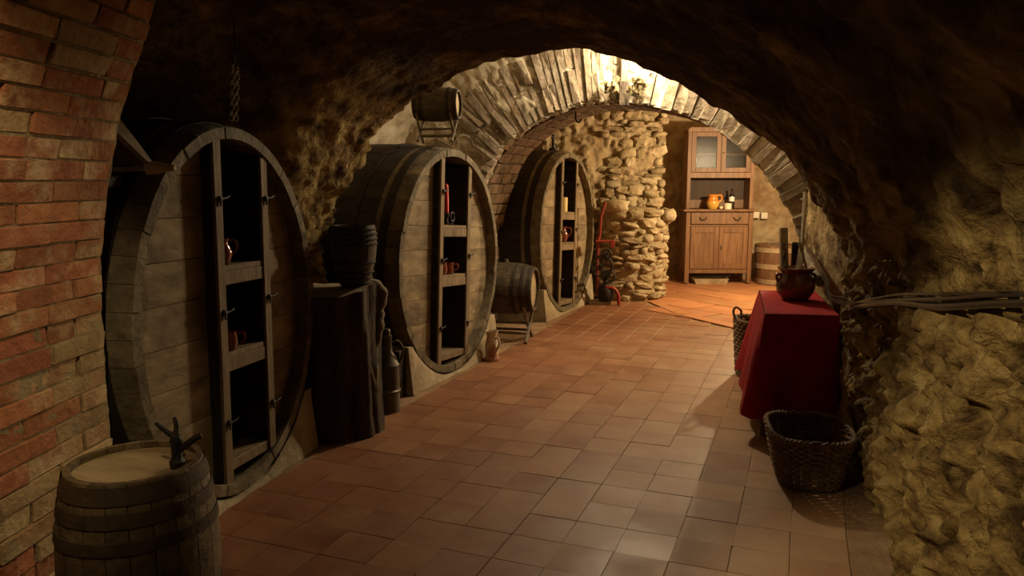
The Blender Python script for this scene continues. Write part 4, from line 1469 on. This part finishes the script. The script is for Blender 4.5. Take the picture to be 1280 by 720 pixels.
# outlets
for k, (a, z) in enumerate(((3.555, 0.945), (3.675, 0.935))):
    p = br(a, 11.235)
    r = thing('wall_socket', 'white wall socket beside the dresser, ' + ('half hidden behind its edge' if k == 0 else 'the fully visible one above the tub'), 'socket', (p.x, p.y, z), R(21), 'white wall sockets')
    MB().box((0, 0, 0), (0.092, 0.05, 0.092)).build('cover_plate', M_WHITE, r, bevel=0.006)
    MB().box((0, -0.027, 0), (0.05, 0.008, 0.05)).build('rocker', M_WHITE, r, bevel=0.003)

# ---------------------------------------------------------------- tub barrel right of the dresser
tp = br(3.70, 10.72)
tb = thing('half_barrel', 'brown half barrel with pale hoops beside the dresser', 'barrel', (tp.x, tp.y, 0))
NS = 24
for k in range(NS):
    a0, a1 = 2 * PI * k / NS + 0.004, 2 * PI * (k + 1) / NS - 0.004
    vs = []
    for t_ in (0, 0.5, 1):
        rr = 0.245 + 0.045 * t_ + 0.015 * math.sin(PI * t_)
        for a, q in ((a0, rr), ((a0 + a1) / 2, rr + 0.002), (a1, rr), (a1, rr - 0.022), (a0, rr - 0.022)):
            vs.append((q * math.cos(a), q * math.sin(a), 0.56 * t_))
    fs = []
    for i in range(2):
        for q in range(5):
            w = (q + 1) % 5
            fs.append((i * 5 + q, i * 5 + w, (i + 1) * 5 + w, (i + 1) * 5 + q))
    fs += [(0, 1, 2, 3, 4), (10, 11, 12, 13, 14)]
    MB().add(vs, fs).build('stave', M_COOPER, tb, smooth=True)
for z0, z1 in ((0.02, 0.085), (0.23, 0.30), (0.46, 0.525)):
    f_ = lambda z: 0.245 + 0.045 * z / 0.56 + 0.015 * math.sin(PI * z / 0.56)
    m = MB()
    m.lathe([(f_(z0), z0), (f_(z0) + 0.006, z0), (f_(z1) + 0.006, z1), (f_(z1), z1)], 40)
    m.f = m.f[:-2]
    m.build('hoop', M_TUBHOOP, tb, smooth=True)
MB().lathe([(0, 0.50), (0.262, 0.50), (0.262, 0.52), (0, 0.52)], 30).build('lid', M_COOPER, tb)

# ---------------------------------------------------------------- table with red cloth
TL, TR_, FL, FR = Vector((-0.19, 4.41, 0)), Vector((0.185, 4.49, 0)), Vector((-0.275, 5.36, 0)), Vector((0.07, 5.41, 0))
tc = (TL + TR_ + FL + FR) / 4
TZ = 0.715
tb2 = thing('side_table', 'small table hidden under the red cloth by the right wall', 'table', (tc.x, tc.y, 0))
q = [p - tc for p in (TL, TR_, FR, FL)]
q = [p * 0.985 for p in q]
MB().prism([(p.x, p.y) for p in q], TZ - 0.035, TZ - 0.006, 'z').build('tabletop', M_UPRIGHT, tb2, bevel=0.003)
for p in q:
    p = p * 0.88
    MB().box((p.x, p.y, (TZ - 0.035) / 2), (0.045, 0.045, TZ - 0.035)).build('leg', M_UPRIGHT, tb2, bevel=0.003)
# cloth
loop = []
cor = [TL, TR_, FR, FL]
for k in range(4):
    a, b = cor[k], cor[(k + 1) % 4]
    for i in range(30):
        loop.append((a.lerp(b, i / 30), k, i / 30))
n = len(loop)
vs, fs = [], []
rings = 16
hem_c = [0.20, 0.06, 0.20, 0.22]


def outdir(k, f):
    def nrm(j):
        d = cor[(j + 1) % 4] - cor[j]
        return Vector((d.y, -d.x, 0)).normalized()
    a = nrm(k)
    if f < 0.12:
        return (nrm((k - 1) % 4) * (0.5 - f / 0.24) + a * (0.5 + f / 0.24)).normalized()
    if f > 0.88:
        g_ = (f - 0.88) / 0.24
        return (a * (1 - g_) + nrm((k + 1) % 4) * g_).normalized()
    return a


for j in range(rings + 1):
    t_ = j / rings
    for i, (p, k, f) in enumerate(loop):
        o_ = outdir(k, f)
        corner = max(0, 1 - min(f, 1 - f) / 0.22)
        flare = {0: 0.03, 1: 0.012, 2: 0.03, 3: 0.09}[k]
        s_ = sum((loop[(i + 1) % n][0] - p).length for _ in (0,)) * 0
        arcp = i * 0.033
        fold = 0.018 * math.sin(arcp * 9.0 + 1.3 * math.sin(arcp * 2.1)) * t_ ** 1.2
        out = 0.006 + (1 - math.exp(-t_ * 18)) * 0.008 + flare * t_ + 0.05 * corner * t_ + fold
        hem = lerp(hem_c[k], hem_c[(k + 1) % 4], f) - 0.07 * corner
        if k in (1,):
            out = min(out, 0.012)
        z = TZ + 0.002 - (TZ - hem) * t_
        vs.append(p + o_ * out + Vector((0, 0, z)))
for j in range(rings):
    for i in range(n):
        k = (i + 1) % n
        fs.append((j * n + i, j * n + k, (j + 1) * n + k, (j + 1) * n + i))
# top surface
base_n = len(vs)
GN = 16
for a in range(GN + 1):
    for b in range(GN + 1):
        p = TL.lerp(TR_, b / GN).lerp(FL.lerp(FR, b / GN), a / GN)
        vs.append(p + Vector((0, 0, TZ + 0.004 + 0.0015 * noise.noise(p * 6))))
for a in range(GN):
    for b in range(GN):
        q_ = base_n + a * (GN + 1) + b
        fs.append((q_, q_ + 1, q_ + GN + 2, q_ + GN + 1))
cl = MB().add(vs, fs).build('tablecloth', M_RED, None, smooth=True)
tag(cl, 'red cloth draped over the small table by the right wall', 'tablecloth')

pot = thing('clay_cooking_pot', 'round brown glazed clay pot on the red tablecloth', 'pot', (-0.05, 4.98, TZ + 0.006), R(21))
MB().lathe([(0, 0), (0.065, 0), (0.078, 0.008), (0.105, 0.045), (0.116, 0.085), (0.110, 0.12), (0.092, 0.15), (0.088, 0.165), (0.108, 0.19), (0.112, 0.20), (0.104, 0.202), (0.094, 0.19), (0.079, 0.166), (0.083, 0.15), (0.10, 0.12),
            (0.106, 0.085), (0.07, 0.02), (0, 0.016)], 36).build('body', M_BROWNGLAZE, pot, smooth=True)
for sx in (1, -1):
    MB().tube(smoothpath([(sx * 0.092, 0, 0.155), (sx * 0.112, 0, 0.158), (sx * 0.117, 0, 0.14), (sx * 0.109, 0, 0.115)], 5), 0.009, 8).build('handle', M_BROWNGLAZE, pot, smooth=True)
wl = lambda x, y, z: Vector((-0.05 + x * RX + y * HX, 4.98 + x * RY + y * HY, TZ + 0.006 + z))
o = MB().prism([(-0.025, 0.0), (0.025, 0.0), (0.03, 0.20), (0.012, 0.30), (-0.012, 0.33), (-0.028, 0.24)], -0.005, 0.005, 'y').build('wooden_paddle', M_PALEWOOD, None, bevel=0.002)
tag(o, 'pale flat wooden paddle standing in the brown clay pot', 'paddle')
o.location = wl(0.01, 0.03, 0.03)
o.rotation_euler = (R(-4), R(4), R(-55))
pts = []
for k in range(40):
    t_ = k / 39
    pts.append(wl(-0.055 + 0.005 * math.cos(t_ * 30) - 0.025 * t_, 0.005 * math.sin(t_ * 30), 0.02 + 0.33 * t_))
tag(MB().tube(pts, 0.011, 8).build('twisted_stick', M_VINE, None, smooth=True), 'dark twisted stick standing in the brown clay pot', 'stick')
tag(MB().tube([wl(0.055, -0.01, 0.02), wl(0.065, 0.0, 0.18), wl(0.02, 0.02, 0.35)], [0.006, 0.007, 0.011], 8).build('wooden_spoon', M_PALEWOOD, None, smooth=True), 'thin pale spoon handle leaning in the brown clay pot', 'spoon')
o = MB().box((0, 0, 0.21), (0.045, 0.035, 0.42)).build('wooden_stave', M_PALEWOOD, None, bevel=0.004)
tag(o, 'square brown wooden stick, tallest of the tools in the clay pot', 'stick')
o.location = wl(-0.045, 0.045, 0.02)
o.rotation_euler = (R(-3), R(-3), R(21))


# ---------------------------------------------------------------- baskets
def rrect(t, hx, hy, e=3.2):
    a = 2 * PI * t
    c, s_ = math.cos(a), math.sin(a)
    return Vector((hx * abs(c) ** (2 / e) * (1 if c >= 0 else -1), hy * abs(s_) ** (2 / e) * (1 if s_ >= 0 else -1), 0))


def basket(label, loc, rz, b0_, b1_, H_, rows, stakes, handle=False, group=None):
    r = thing('wicker_basket', label, 'basket', loc, rz, group)
    n = stakes * 4

    def P(t, v, off=0.0):
        hx, hy = lerp(b0_[0], b1_[0], v ** 0.8) + off, lerp(b0_[1], b1_[1], v ** 0.8) + off
        p = rrect(t, hx, hy)
        p.z = v * H_ + 0.012
        return p
    w = MB()
    for k in range(rows):
        v = (k + 0.5) / rows
        w.tube([P(i / n, v, 0.007 * math.cos(PI * (i / 2 + k))) for i in range(n)], H_ / rows * 0.52, 5, True)
    o = w.build('weave', M_WICKER, r, smooth=True)
    o['kind'] = 'stuff'
    for k in range(stakes):
        MB().tube([P(k / stakes, v / 4) for v in range(5)], 0.006, 5).build('stake', M_WICKER, r, smooth=True)
    rim = MB()
    for ph in (0, PI):
        rim.tube([P(i / (n * 2), 1.0, 0.008 * math.cos(i * 0.9 + ph)) + Vector((0, 0, 0.007 * math.sin(i * 0.9 + ph))) for i in range(n * 2)], 0.0085, 6, True)
    rim.build('rim', M_WICKER, r, smooth=True)
    MB().prism([(p.x, p.y) for p in (P(i / n, 0) for i in range(n))], 0.006, 0.022, 'z').build('bottom', M_WICKER, r)
    if handle:
        MB().tube(smoothpath([(-b1_[0], 0, H_), (-b1_[0] * 1.15, 0, H_ + 0.06), (-b1_[0] * 1.05, 0, H_ + 0.10), (-b1_[0] * 0.8, 0, H_ + 0.07), (-b1_[0] * 0.85, 0, H_)], 5), 0.009, 6).build('handle', M_WICKER, r, smooth=True)
    return r


basket('large brown wicker basket on the floor before the red-clothed table', (0.055, 3.90, 0.0), R(10), (0.135, 0.20), (0.190, 0.245), 0.238, 18, 26)
basket('dark wicker basket beyond the table, only its rim and handle showing beside the cloth', (-0.30, 5.86, 0.0), R(15), (0.13, 0.14), (0.16, 0.17), 0.42, 16, 18, True)

# ---------------------------------------------------------------- cables, pipes and fittings on the right
def wallx(Y, z):
    best = min(range(IR + 60), key=lambda i: abs(PR[i].z - z) + (0 if i < NP / 2 else 9))
    return vault(best, Y).x


def wallpt(Y, z, off):
    return Vector((wallx(Y, z) - off, Y, z))


cp = [wallpt(y_, z_, 0.03) for y_, z_ in ((4.15, 0.83), (3.75, 0.87), (3.3, 0.95), (2.9, 1.03), (2.5, 1.09), (2.1, 1.16), (1.7, 1.22), (1.2, 1.30))]
head = [Vector((-0.01, 6.2, 0.95)), Vector((0.04, 5.6, 0.93)), Vector((0.08, 5.1, 0.90)), Vector((0.12, 4.7, 0.86)), Vector((0.13, 4.4, 0.82))]
for k, dz in enumerate((0.0, 0.017, 0.029)):
    off = Vector((0, 0, dz))
    path = smoothpath([p + off + Vector((0, 0, 0.005 * math.sin(i * 1.9 + k * 2))) for i, p in enumerate(head + cp)], 8)
    tag(MB().tube(path, (0.0105, 0.007, 0.005)[k], 8).build('wall_cable', M_CABLE, None, smooth=True),
        ('lowest', 'middle', 'topmost')[k] + ' of the three black cables running along the right rock wall', 'cable', 'black cables on the right wall')
tag(MB().tube(smoothpath([(-0.02, 6.1, 0.93), (0.03, 5.7, 0.89), (0.07, 5.3, 0.86), (0.09, 4.95, 0.84)], 8), [0.035 + 0.006 * math.sin(i) for i in range(25)], 10).build('lagged_pipe', M_VINE, None, smooth=True),
    'thick brown lagged pipe on the right wall above the red table', 'pipe')
cr_ = thing('conduit', 'pale vertical conduit pipe at the foot of the brick arch, right side', 'pipe', (-0.03, 6.40, 0))
MB().tube([(0, 0, 0.95), (0, 0, 1.36)], 0.013, 8).build('tube', M_GREYPIPE, cr_, smooth=True)
MB().tube([(-0.03, 0, 1.3), (0.04, 0, 1.3)], 0.010, 8).build('clip', M_GREYPIPE, cr_, smooth=True)
jb = thing('junction_box', 'black junction box at the foot of the arch behind the pot', 'box', (-0.07, 6.38, 0.86))
MB().box((0, 0, 0), (0.07, 0.06, 0.22)).build('case', M_CABLE, jb, bevel=0.008)
MB().box((0, -0.033, 0), (0.056, 0.01, 0.19)).build('cover', M_CABLE, jb, bevel=0.003)

# ---------------------------------------------------------------- bracket with dried leaves on the crown of the arch
fx = thing('leaf_bracket', 'grey board with bunches of dried leaves at the crown of the brick arch', 'bracket', (-1.47, 6.44, 2.06))
MB().box((0, -0.01, 0.30), (0.055, 0.05, 0.42)).build('board', M_UPRIGHT, fx, bevel=0.005)
MB().box((0, -0.02, 0.10), (0.075, 0.05, 0.20)).build('lower_board', M_BARK, fx, bevel=0.005)
lf = MB().add([(0, 0, 0), (0.022, 0.006, 0.03), (0.018, -0.004, 0.07), (0, 0.004, 0.095), (-0.02, -0.006, 0.065), (-0.02, 0.006, 0.03)], [(0, 1, 5), (1, 2, 4, 5), (2, 3, 4)]).mesh('leaf', M_LEAF)
random.seed(77)
for k in range(46):
    o = link('leaf', lf, fx)
    sgn = 1 if k % 2 else -1
    o.location = (sgn * random.uniform(0.02, 0.13), -0.04 + random.uniform(-0.03, 0.03), random.uniform(0.10, 0.21))
    o.rotation_euler = (random.uniform(-1, 1), sgn * random.uniform(0.4, 2.4), random.uniform(-1, 1))
tag(MB().tube(smoothpath([(-1.98, 6.75, 2.09), (-1.98, 6.75, 1.99), (-1.95, 6.74, 1.96), (-1.92, 6.73, 1.985)], 5), 0.008, 6).build('iron_hook', M_IRON, None, smooth=True), 'small black iron hook hanging under the brick arch', 'hook')
